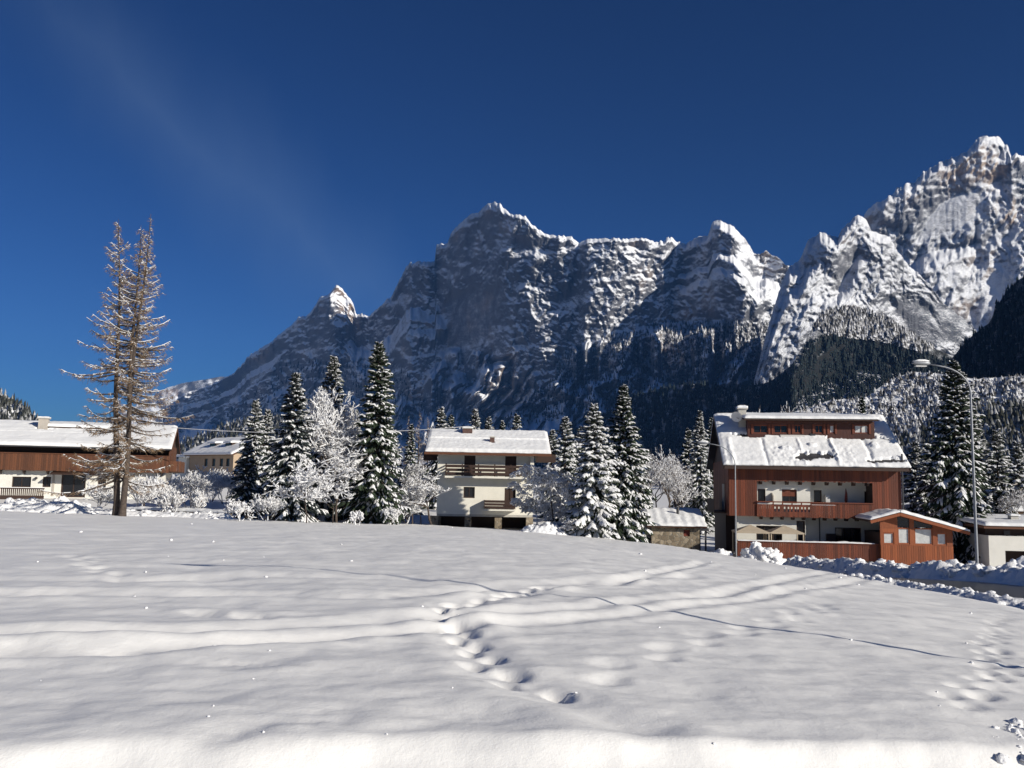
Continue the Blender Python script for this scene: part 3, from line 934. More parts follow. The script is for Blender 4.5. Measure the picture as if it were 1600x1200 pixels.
def planks_side(y0, y1, z0, z1, x, wd=0.16, th=0.035, sign=-1, seed=0):
    m = MB()
    rng = random.Random(seed)
    n = max(1, int(round((y1 - y0) / wd)))
    w_ = (y1 - y0) / n
    for i in range(n):
        m.box(x, x + sign * (th + rng.uniform(0, .012)), y0 + i * w_ + .006, y0 + (i + 1) * w_ - .006, z0, z1)
    return m

def roof_snow(name, A, B, C, D, mat, parent, nu=90, nv=40, thick=0.24, seed=0, extra=None, hole=None, lump=0.05, droop=0.10, kindless=True):
    """a snow blanket on the slope A-B (eave) C-D (ridge); thin or gone where 'hole' says"""
    A, B, C, D = [np.array(q, float) for q in (A, B, C, D)]
    u, v = np.meshgrid(np.linspace(0, 1, nu), np.linspace(0, 1, nv))
    base = ((1 - u) * (1 - v))[..., None] * A + (u * (1 - v))[..., None] * B + (u * v)[..., None] * C + ((1 - u) * v)[..., None] * D
    n = np.cross(B - A, D - A)
    n /= np.linalg.norm(n)
    if n[2] < 0: n = -n
    Lu, Lv = np.linalg.norm(B - A), np.linalg.norm(D - A)
    su, sv = u * Lu, v * Lv
    th = thick + lump * fbm(su / 1.6, sv / 1.2, 3, seed) + 0.015 * fbm(su / .3, sv / .3, 2, seed + 3)
    if extra is not None: th = th + extra(su, sv)
    edge = np.minimum(np.minimum(su, Lu - su), np.minimum(sv, 9))
    th = th * (0.55 + 0.45 * sstep(0, 0.28, edge))
    hl = np.zeros_like(u) if hole is None else hole(su, sv)
    th = np.maximum(th * (1 - sstep(0.3, 0.9, hl)), 0.012)
    top = base + n * th[..., None]
    slope_dir = (A - D) / Lv
    wob = 0.06 * fbm(su / 0.9, su * 0, 3, seed + 8)
    top = top + slope_dir * ((droop + wob) * (1 - sstep(0, 0.12, v)))[..., None] * np.where(v == 0, 1.0, 0.8)[..., None]
    V = top.reshape(-1, 3)
    F = grid_faces(nv, nu)
    if hole is not None:
        hc = hl.reshape(-1)
        F = F[hc[F].mean(1) < 0.88]
    b0 = len(V)
    ring = [(0, i) for i in range(nu)] + [(j, nu - 1) for j in range(1, nv)] + [(nv - 1, i) for i in range(nu - 2, -1, -1)] + [(j, 0) for j in range(nv - 2, 0, -1)]
    low = np.array([base[j, i] + n * 0.004 + slope_dir * (droop * 0.7 if j == 0 else 0) for j, i in ring])
    idx = np.array([j * nu + i for j, i in ring])
    m = len(ring)
    k = np.arange(m)
    S = np.stack([idx, b0 + k, b0 + (k + 1) % m, idx[(k + 1) % m]], 1)
    if hole is not None:
        S = S[hl.reshape(-1)[idx] < 0.88]
    me = mesh_np(name, np.concatenate([V, low]), np.concatenate([F, S]), True)
    return link(name, me, mat, parent)

def slab(mb, A, B, C, D, t):
    """a sloping plate of thickness t below the plane A B C D"""
    A, B, C, D = [Vector(q) for q in (A, B, C, D)]
    n = (B - A).cross(D - A).normalized()
    if n.z < 0: n = -n
    vs = [A, B, C, D] + [q - n * t for q in (A, B, C, D)]
    mb.add(vs, [(0, 1, 2, 3), (7, 6, 5, 4), (0, 4, 5, 1), (1, 5, 6, 2), (2, 6, 7, 3), (3, 7, 4, 0)])
    return mb

def spot(su, sv, cu, cv, ru, rv, seed, j=0.35):
    d = np.sqrt(((su - cu) / ru) ** 2 + ((sv - cv) / rv) ** 2) + j * fbm(su / .5, sv / .5, 3, seed)
    return 1 - sstep(0.75, 1.1, d)

def gutter(parent, x0, x1, y, z):
    MB().tube([(x0, y, z), (x1, y, z)], 0.07, 8).build('gutter', M['dark_metal'], parent)

# ---- the red timber chalet on the right
def red_chalet():
    h = House('red_chalet', 'large red timber chalet with white loggia and long dormer beside the road', 'house', 1273, 877, 66, -7)
    r = h.root
    X0, X1 = h.at(1139, 760, 0)[0], h.at(1407, 760, 0)[0]
    zE = h.at(1270, 728, -0.9)[1]
    zR = h.at(1260, 647, 5.6)[1] - 0.15
    yE, yR, yB = -0.95, 5.6, 12.1
    zg = 0.0
    lx0, lx1 = h.at(1183, 770, 0)[0], h.at(1363, 770, 0)[0]
    zb_top = h.at(1273, 753, 0)[1]      # underside of the upper timber band
    zr_top = h.at(1273, 785, 0)[1]      # balcony rail
    z_ov = h.at(1273, 808, 0)[1]        # underside of the overhanging storey
    zfl = h.at(1273, 806, 0.5)[1]
    # body behind, closed
    b = MB()
    def roofz(y): return zE + (zR - zE) * (y - yE) / (yR - yE)
    zf = roofz(0.0) - 0.2
    zw = roofz(0.7) - 0.15
    b.box(X0 + .05, X1 - .05, 2.6, 11.0, -1.5, zw)
    b.prism([(2.6, zw), (11.0, zw), (yR, zR - 0.5)], X0 + .06, X1 - .06, 'x')
    b.build('wall', M['dark_wood'], r)
    # lower white storey, left part forward, right part deeper
    xm = h.at(1259, 830, 0.55)[0]
    hole1 = [h.rect(1182, 822, 1222, 846, .55), h.rect(1245, 814, 1258, 846, .55)]
    m = MB(); wall(m, lx0 - 1.4, xm, -1.5, z_ov, .55, .85, hole1); m.box(xm - .28, xm, .85, 1.7, -1.5, z_ov)
    m.build('ground_floor_wall', M['plaster'], r)
    hole2 = [h.rect(1305, 825, 1346, 849, 1.7)]
    m = MB(); wall(m, xm, X1 - .8, -1.5, z_ov, 1.7, 2.0, hole2)
    m.build('ground_floor_wall', M['plaster'], r)
    window(r, hole1[0], .72, M['dark_wood'], M['glass'], .08, 2, depth=.09)
    dr = window(r, hole1[1], .72, M['dark_wood'], M['glass'], .1, 0, name='door', depth=.09)
    window(r, hole2[0], 1.85, M['dark_wood'], M['glass'], .08, 2, depth=.09)
    x0, x1, z0, z1 = h.rect(1291, 834, 1304, 848, 1.55)
    MB().box(x0, x1, 1.3, 1.68, z0 - .5, z1).build('storage_cabinet', M['dark_wood'], r)
    xp = h.at(1281, 830, 1.2)[0]
    MB().tube([(xp, 1.25, -0.2), (xp, 1.25, z_ov)], .05, 8).build('drain_pipe', M['dark_metal'], r)
    # upper loggia: back walls and floor
    xm2 = h.at(1266, 770, .62)[0]
    holes = [h.rect(1184, 764, 1196, 784, .62), h.rect(1222, 765, 1245, 786, .62)]
    m = MB(); wall(m, lx0 - .1, xm2, z_ov, zb_top + .05, .62, .9, holes); m.box(xm2 - .25, xm2, .9, 1.75, z_ov, zb_top + .05)
    m.build('loggia_wall', M['plaster'], r)
    holes2 = [h.rect(1272, 766, 1284, 788, 1.75), h.rect(1351, 768, 1363, 790, 1.75)]
    m = MB(); wall(m, xm2, lx1 + .1, z_ov, zb_top + .05, 1.75, 2.0, holes2); m.build('loggia_wall', M['plaster'], r)
    for q, yy in ((holes[0], .74), (holes2[0], 1.87), (holes2[1], 1.87)):
        window(r, (q[0], q[1], z_ov + .15, q[3]), yy, M['dark_wood'], M['glass'], .07, 0, name='balcony_door', depth=.08)
    wi = window(r, holes[1], .74, M['dark_wood'], M['glass'], .07, 1, depth=.08)
    x0, x1, z0, z1 = holes[1]
    MB().box(x0 + .02, x1 - .02, .70, .735, (z0 + z1) / 2, z1 - .02).build('roller_blind', M['red_wood'], wi)
    for (x0, x1, z0, z1), yy in ((holes[0], .62), (holes[1], .62), (holes2[0], 1.75), (holes2[1], 1.75)):
        MB().box(x0 - .06, x1 + .06, yy - .05, yy - .003, z1, z1 + .2).build('blind_box', M['plaster_cream'], r)
    MB().box(lx0, lx1, -.1, 2.0, z_ov - .02, z_ov + .12).build('balcony_floor', M['dark_wood'], r)
    x_, z_ = h.at(1208, 770, .1)
    MB().prism([(.02, zr_top), (.6, zr_top), (.6, zr_top + .65), (.02, zr_top + .40)], x_ - .04, x_ + .04, 'x').build('balcony_divider', M['plaster_grey'], r)
    # timber cladding of the upper storey
    planks(X0, lx0, z_ov - .02, zf, 0, .17, seed=1).build('cladding', M['red_wood'], r, kind='stuff')
    planks(lx1, X1, z_ov - .02, zf, 0, .17, seed=2).build('cladding', M['red_wood'], r, kind='stuff')
    planks(lx0, lx1, zb_top, zf, 0, .17, seed=3, jag=.05).build('cladding', M['red_wood'], r, kind='stuff')
    m = MB()
    for xa_, xb_, zz_ in ((X0 + .02, lx0, z_ov), (lx1, X1 - .02, z_ov), (lx0, lx1, zb_top + .06)):
        m.prism([(.005, zz_), (2.6, zz_), (2.6, roofz(2.6) - .25), (.005, zf)], xa_, xb_, 'x')
    m.build('upper_storey', M['dark_wood'], r)
    planks_side(0.0, 11.0, z_ov - .02, zf, X0, seed=4).build('cladding', M['red_wood'], r, kind='stuff')
    planks_side(0.0, 11.0, z_ov - .02, zf, X1, sign=1, seed=5).build('cladding', M['red_wood'], r, kind='stuff')
    # gable on the left: white panel, side balcony with white door
    xw, zw0 = X0 - .06, z_ov
    m = MB(); m.box(xw - .9, xw, 1.2, 6.5, zw0 + .1, zw0 + .22); m.build('side_balcony_floor', M['dark_wood'], r)
    planks_side(1.2, 6.5, zw0 + .22, zw0 + 1.15, xw - .88, seed=6).build('side_railing', M['dark_wood'], r, kind='stuff')
    m = MB(); m.box(xw - .05, xw - .003, 2.2, 3.6, zw0 + .3, zw0 + 2.3); m.build('side_door', M['plaster_grey'], r)
    m = MB(); m.prism([(2.0, zw + .05), (4.6, zw + .05), (4.6, zw + 1.5), (2.9, zw + .8)], xw - .05, xw - .003, 'x'); m.build('gable_panel', M['plaster_grey'], r)
    m = MB(); m.bar((X1 + .12, -.12, z_ov - .1), (X1 + .12, -.12, zw + .1), .1, .1); m.build('corner_pipe', M['dark_metal'], r)
    # balcony front of boards with pierced slots
    slots = [1211, 1217, 1226, 1232, 1237, 1243, 1247, 1253, 1258, 1264]
    hs = []
    for s_ in slots:
        x_, _z = h.at(s_, 793, -.12)
        hs.append((x_ - .055, x_ + .055, zr_top - .72, zr_top - .36))
    m = planks(lx0 - .05, h.at(1208, 790, -.1)[0], z_ov - .04, zr_top - .18, -.1, .17, seed=7, jag=.03)
    xa, xb = h.at(1208, 790, -.1)[0], h.at(1267, 790, -.1)[0]
    m2 = planks(xb, lx1 + .05, z_ov - .04, zr_top - .06, -.1, .17, seed=8, jag=.03)
    wall(m, xa, xb, z_ov - .04, zr_top - .18, -.14, -.1, hs)
    m.v += []
    b0 = len(m.v); m.v += m2.v; m.f += [tuple(b0 + i for i in f) for f in m2.f]
    br = m.build('balcony_front', M['red_wood'], r, kind='stuff')
    MB().box(lx0 - .05, lx1 + .05, -.20, -.05, zr_top - .06, zr_top + .03).build('handrail', M['red_wood'], r)
    for k in range(5):
        x_ = xa + (xb - xa) * k / 4
        MB().box(x_ - .04, x_ + .04, -.18, -.1, zr_top - .2, zr_top - .06).build('rail_post', M['red_wood'], r)
    MB().box(lx0, xa + 4.4, -.16, -.08, zr_top - .185, zr_top - .165).build('rail_snow', M['roof_snow'], r)
    # beam ends under the band and under the overhang
    for zz, n in ((zb_top, 9), (z_ov, 11)):
        for k in range(n):
            x_ = lx0 + .3 + (lx1 - lx0 - .6) * k / (n - 1)
            MB().prism([(.6, zz + .02), (-.14, zz + .02), (-.14, zz - .06), (.05, zz - .24), (.6, zz - .24)], x_ - .08, x_ + .08, 'x').build('beam_end', M['dark_wood'], r)
    # roof: deck plates, verge boards, soffit
    ox0, ox1 = h.at(1130, 726, yE)[0], h.at(1423, 729, yE)[0]
    A, B, C, D = (ox0, yE, zE), (ox1, yE, zE), (ox1, yR, zR), (ox0, yR, zR)
    m = MB(); slab(m, A, B, C, D, .16)
    slab(m, (ox1, yB, zE), (ox0, yB, zE), (ox0, yR, zR), (ox1, yR, zR), .16)
    roof = m.build('roof', M['dark_roof'], r)
    for xx in (ox0 + .02, ox1 - .02):
        m = MB(); m.bar((xx, yE - .02, zE - .2), (xx, yR, zR - .2), .06, .26); m.bar((xx, yR, zR - .2), (xx, yB, zE - .2), .06, .26)
        m.build('verge_board', M['dark_wood'], roof)
    MB().box(ox0 + .1, ox1 - .1, yE - .03, yE + .02, zE - .3, zE - .04).build('fascia', M['dark_wood'], roof)
    for k in range(16):
        x_ = ox0 + .6 + (ox1 - ox0 - 1.2) * k / 15
        m = MB(); m.bar((x_, yE + .05, zE - .25), (x_, 0.2, roofz(.2) - .25), .1, .14); m.build('rafter', M['dark_wood'], roof)
    # snow, with bare patches slid free
    Lu, Lv = ox1 - ox0, math.hypot(yR - yE, zR - zE)
    def uv(px, py):
        best = None
        for y in np.linspace(yE, yR, 60):
            x, z = h.at(px, py, y)
            e = abs(z - roofz(y))
            if best is None or e < best[0]: best = (e, x - ox0, (y - yE) / (yR - yE) * Lv)
        return best[1], best[2]
    def pset(lst): return [(uv(a, b), ru, rv) for a, b, ru, rv in lst]
    bare = pset([(1278, 714, 1.4, .62), (1258, 716, .8, .6), (1160, 681, 1.2, .26), (1178, 684, .9, .28), (1330, 686, 2.3, .34), (1372, 687, 1.5, .2), (1395, 721, 1.2, .34), (1370, 722, 1.0, .32), (1222, 680, .6, .2)])
    def hole(su, sv):
        o_ = np.zeros_like(su)
        for i, ((cu, cv), ru, rv) in enumerate(bare):
            o_ = np.maximum(o_, spot(su, sv, cu, cv, ru, rv, 5 + i))
        return o_
    rid = [(uv(1140, 700)[0], .10, .16), (uv(1194, 705)[0], -.10, .10), (uv(1251, 705)[0], .09, .10), (uv(1300, 700)[0], .13, .12), (uv(1353, 700)[0], -.12, .14)]
    bl = pset([(1227, 703, .35, .3), (1268, 698, .3, .3), (1366, 700, .3, .4)])
    def extra(su, sv):
        e = 0
        for c, a, wd in rid:
            e = e + a * np.exp(-((su - c - .05 * fbm(sv / .8, sv * 0 + c, 2, 9)) / wd) ** 2) * (1 - sstep(Lv * .42, Lv * .52, sv))
        for (cu, cv), ru, rv in bl:
            e = e + .13 * spot(su, sv, cu, cv, ru, rv, 30)
        rough = (1 - sstep(Lv * .2, Lv * .5, sv)) * (fbm(su / 3, su * 0, 2, 66) > 0)
        return e + .05 * fbm(su / .35, sv / .35, 2, 44) * rough
    roof_snow('roof_snow', A, B, C, D, M['roof_snow'], roof, 190, 80, .20, 3, extra, hole, .04)
    roof_snow('roof_snow', (ox1, yB, zE), (ox0, yB, zE), (ox0, yR, zR), (ox1, yR, zR), M['roof_snow'], roof, 40, 20, .22, 4)
    # dormer
    dx0, dx1 = h.at(1168, 668, 2.5)[0], h.at(1366, 668, 2.5)[0]
    yD = 2.45
    zd0, zd1 = roofz(yD) - .1, h.at(1267, 658, yD)[1]
    wins = [(1177, 1200), (1209, 1231), (1241, 1252), (1273, 1286), (1296, 1304), (1335, 1357)]
    wr = [h.rect(a, 664, b_, 677, yD) for a, b_ in wins]
    d = MB(); wall(d, dx0, dx1, zd0, zd1, yD, yD + .2, wr)
    for xx in (dx0, dx1 - .12):
        d.prism([(yD + .2, roofz(yD + .2)), (yR - .1, zR - .05), (yD + .2, zd1)], xx, xx + .12, 'x')
    dorm = d.build('dormer', M['shaded_red'], r)
    for i, q in enumerate(wr):
        window(dorm, q, yD + .04, M['red_wood'], M['curtain'] if i in (4, 5) else M['glass'], .07, 1 if i != 4 else 0, depth=.1)
        MB().box(q[0] - .16, q[0] - .02, yD - .05, yD - .003, q[2] - .05, q[3] + .05).build('shutter', M['red_wood'], dorm)
        MB().box(q[1] + .02, q[1] + .16, yD - .05, yD - .003, q[2] - .05, q[3] + .05).build('shutter', M['red_wood'], dorm)
    fx0, fx1 = dx0 - .35, dx1 + .12
    m = MB(); slab(m, (fx0, yD - .75, zd1 + .12), (fx1, yD - .75, zd1 + .12), (fx1, yR, zR + .02), (fx0, yR, zR + .02), .14); m.build('dormer_roof', M['dark_wood'], dorm)
    roof_snow('dormer_snow', (fx0, yD - .75, zd1 + .125), (fx1, yD - .75, zd1 + .125), (fx1, yR, zR + .025), (fx0, yR, zR + .025), M['roof_snow'], dorm, 90, 20, .22, 8, droop=.06, lump=.03)
    # skylight boxes and vents poking through the snow
    for px0, px1, py, hh, mt, nm in ((1219, 1256, 684, .28, 'dish', 'skylight'), (1265, 1273, 684, .42, 'dark_metal', 'roof_vent'), (1212, 1218, 682, .35, 'dark_roof', 'roof_vent')):
        (u0, v0), (u1, _v) = uv(px0, py), uv(px1, py)
        y_ = yE + (yR - yE) * v0 / Lv
        MB().prism([(y_ - .25, roofz(y_ - .25) - .05), (y_ + .3, roofz(y_ + .3) - .05), (y_ + .3, roofz(y_ + .3) + hh), (y_ - .25, roofz(y_ - .25) + hh)], ox0 + u0, ox0 + u1, 'x').build(nm, M[mt], roof)
    # chimney with cap and snow, dish
    cxl, cxr = h.at(1153, 655, 3.9)[0], h.at(1165, 655, 3.9)[0]
    zt = h.at(1158, 640, 3.9)[1]
    ch = MB().box(cxl, cxr, 3.5, 4.2, roofz(3.5) - .3, zt).build('chimney', M['concrete'], r)
    MB().box(cxl - .1, cxr + .12, 3.4, 4.3, zt + .002, zt + .1).build('chimney_cap', M['concrete'], ch)
    roof_snow('cap_snow', (cxl - .1, 3.4, zt + .102), (cxr + .12, 3.4, zt + .102), (cxr + .12, 4.3, zt + .102), (cxl - .1, 4.3, zt + .102), M['roof_snow'], ch, 14, 14, .26, 5, droop=0)
    vs, fs = [], []
    for i in range(7):
        rr = .42 * i / 6
        for k in range(20):
            a = k * math.pi / 10
            vs.append((rr * math.cos(a), .25 * (rr / .42) ** 2 * -.35, rr * math.sin(a)))
    for i in range(6):
        for k in range(20):
            fs.append((i * 20 + k, i * 20 + (k + 1) % 20, (i + 1) * 20 + (k + 1) % 20, (i + 1) * 20 + k))
    mm = MB(); xs_, zs_ = h.at(1151, 651, 3.3)
    rotm = Matrix.Rotation(math.radians(-25), 3, 'Z') @ Matrix.Rotation(math.radians(18), 3, 'X')
    mm.add([rotm @ Vector(v) + Vector((xs_, 3.25, zs_)) for v in vs], fs)
    mm.bar((xs_, 3.3, zs_), (cxl + .05, 3.52, zs_ - .1), .05, .05)
    dish = mm.build('satellite_dish', M['dish'], r, True)
    MB().bar((xs_, 3.25, zs_ - .1), (xs_ + .12, 2.85, zs_ - .2), .03, .03).build('feed_arm', M['dark_metal'], dish)
    # terrace: fence of boards, snow on rail, plinth
    zt0 = h.at(1273, 874, -3.2)[1]
    tx0, tx1 = h.at(1152, 858, -3.2)[0], h.at(1376, 858, -3.2)[0]
    ztop = h.at(1273, 849, -3.2)[1]
    MB().box(tx0, tx1 + .1, -3.15, .55, zt0 - 1.5, zt0 + .12).build('terrace', M['concrete'], r)
    planks(tx0, tx1, zt0 - .02, ztop, -3.2, .15, seed=11).build('terrace_fence', M['red_wood'], r, kind='stuff')
    MB().box(tx0, tx1, -3.3, -3.12, ztop + .002, ztop + .06).build('terrace_rail', M['red_wood'], r)
    MB().box(tx0, tx1, -3.26, -3.2, zt0 - .12, zt0 - .03).build('terrace_sill', M['dark_wood'], r)
    roof_snow('rail_snow', (tx0, -3.32, ztop + .06), (tx1 - .4, -3.32, ztop + .06), (tx1 - .4, -3.08, ztop + .06), (tx0, -3.08, ztop + .06), M['roof_snow'], r, 120, 6, .10, 12, droop=.02, lump=.04)
    # gable-fronted timber annex
    yA = -3.6
    ax0, ax1 = h.at(1376, 850, yA)[0], h.at(1489, 850, yA)[0]
    az0 = h.at(1440, 882, yA)[1] - .3
    def az(px, py): return h.at(px, py, yA)
    pL, pP, pR_ = az(1357, 812), az(1403, 800), az(1511, 830)
    def azr(x):
        return np.interp(x, [pL[0], pP[0], pR_[0]], [pL[1], pP[1], pR_[1]])
    wp = [h.rect(1380, 832, 1397, 850, yA), h.rect(1403, 819, 1421, 850, yA), h.rect(1429, 820, 1457, 851, yA), h.rect(1464, 833, 1479, 852, yA)]
    m = MB()
    zl = min(q[3] for q in wp) - .02
    ztops = azr(ax1) - .2
    wall(m, ax0, ax1, az0, ztops, yA, yA + .18, [(q[0], q[1], q[2], min(q[3], ztops)) for q in wp])
    # upper gable field with the slanted glazing left open between posts
    xs_ = [ax0, wp[1][0], wp[1][1], wp[2][0], wp[2][1], ax1]
    for i in (0, 2, 4):
        a_, b_ = xs_[i], xs_[i + 1]
        mid = [pP[0]] if a_ < pP[0] < b_ else []
        pts = [(a_, ztops)] + [(b_, ztops)] + [(b_, azr(b_) - .1)] + [(q, azr(q) - .1) for q in mid] + [(a_, azr(a_) - .1)]
        m.prism(pts, yA, yA + .18, 'y')
    annex = m.build('annex', M['orange_wood'], r)
    planks(ax0, ax1, az0, wp[0][2] - .06, yA - .005, .15, seed=13).build('annex_cladding', M['orange_wood'], annex, kind='stuff')
    for i, q in enumerate(wp):
        if i in (0, 3):
            window(annex, q, yA + .03, M['orange_wood'], M['curtain'], .08, 0, depth=.11)
        else:
            w_o = window(annex, (q[0], q[1], q[2], q[3] - .25), yA + .03, M['orange_wood'], M['curtain'], .08, 0, depth=.11)
            zt_ = q[3] - .2
            MB().prism([(q[0], zt_), (q[1], zt_), (q[1], azr(q[1]) - .22), (q[0], azr(q[0]) - .22)], yA + .1, yA + .14, 'y').build('gable_pane', M['glass'], w_o)
            MB().bar((q[0], yA + .06, azr(q[0]) - .2), (q[1], yA + .06, azr(q[1]) - .2), .12, .1).build('gable_bar', M['orange_wood'], w_o)
    MB().box(ax0 + .01, ax1 - .01, yA + .2, .5, az0, ztops - .3).build('annex_body', M['dark_wood'], annex)
    for (qa, qb, nm) in ((pL, pP, 0), (pP, pR_, 1)):
        a_, b_ = (qa[0], qa[1]), (qb[0], qb[1])
        m = MB(); slab(m, (a_[0], yA - .5, a_[1]), (b_[0], yA - .5, b_[1]), (b_[0], .8, b_[1]), (a_[0], .8, a_[1]), .14); rf = m.build('annex_roof', M['dark_wood'], annex)
        m = MB(); m.bar((a_[0], yA - .5, a_[1] - .14), (b_[0], yA - .5, b_[1] - .14), .05, .2); m.build('barge_board', M['orange_wood'], rf)
        sn = roof_snow('annex_snow', (a_[0], yA - .5, a_[1] + .004), (b_[0], yA - .5, b_[1] + .004), (b_[0], .8, b_[1] + .004), (a_[0], .8, a_[1] + .004), M['roof_snow'], rf, 50, 26, .20, 14 + nm, droop=0)
    return h
chalet = red_chalet()

# twin canopy on the terrace, folded parasol and white towel on the balcony
def canopies():
    h = chalet
    for k, (a, pk, b_, zpx) in enumerate(((1146, 1169, 1199, 828), (1199, 1222, 1252, 829))):
        y = -1.6
        x0, x1 = h.at(a, zpx, y)[0], h.at(b_, zpx, y)[0]
        ze, zp = h.at(pk, zpx + 2, y)[1], h.at(pk, zpx - 5, y)[1]
        xm = (x0 + x1) / 2
        p = h.loc + h.R @ np.array([xm, y, h.at(1273, 874, -3.2)[1] + .12])
        root = empty('garden_canopy', p, h.rot)
        tag(root, ('beige peaked canopy on the chalet terrace next to the lamp post', 'beige peaked canopy on the chalet terrace in front of the dark door')[k], 'canopy', 'canopies on the terrace')
        hx, zb = (x1 - x0) / 2, h.at(1273, 874, -3.2)[1] + .12
        e, t_ = ze - zb, zp - zb
        m = MB()
        cs = [(-hx, -1.2), (hx, -1.2), (hx, 1.2), (-hx, 1.2)]
        m.add([(c[0], c[1], e) for c in cs] + [(0, 0, t_ + .15)] + [(c[0], c[1], e - .05) for c in cs] + [(0, 0, t_ + .08)],
              [(0, 1, 4), (1, 2, 4), (2, 3, 4), (3, 0, 4), (6, 5, 9), (7, 6, 9), (8, 7, 9), (5, 8, 9), (0, 5, 6, 1), (1, 6, 7, 2), (2, 7, 8, 3), (3, 8, 5, 0)])
        m.build('canopy', M['canvas'], root)
        for c in cs:
            MB().tube([(c[0] * .93, c[1] * .93, 0), (c[0] * .93, c[1] * .93, e)], .045, 6).build('post', M['canvas'], root)
        m = MB()
        for i in range(4):
            m.bar((cs[i][0] * .97, cs[i][1] * .97, e - .06), (cs[(i + 1) % 4][0] * .97, cs[(i + 1) % 4][1] * .97, e - .06), .05, .06)
        m.build('frame', M['canvas'], root)
    z0 = h.at(1273, 808, 0)[1] + .12
    x, _ = h.at(1322, 780, 1.0)
    root = empty('folded_parasol', h.loc + h.R @ np.array([x, 1.0, z0]), h.rot)
    tag(root, 'folded dark red parasol on the loggia of the red chalet', 'parasol')
    MB().tube([(0, 0, 0), (0, 0, 2.0)], .025, 6).build('pole', M['dark_metal'], root)
    MB().tube([(0, 0, .8), (0, 0, 1.1), (.02, 0, 1.6), (0, 0, 1.95)], [.05, .12, .09, .03], 9).build('canopy', M['umbrella_red'], root, True)
    x, _ = h.at(1294, 780, 1.2)
    root = empty('balcony_cabinet', h.loc + h.R @ np.array([x, 1.4, z0]), h.rot)
    tag(root, 'narrow white cabinet standing on the loggia of the red chalet', 'cabinet')
    MB().box(-.15, .15, -.15, .15, 0, 1.45).build('cabinet', M['dish'], root)
    MB().box(-.17, .17, -.17, .17, 1.452, 1.5).build('lid', M['dish'], root)
canopies()

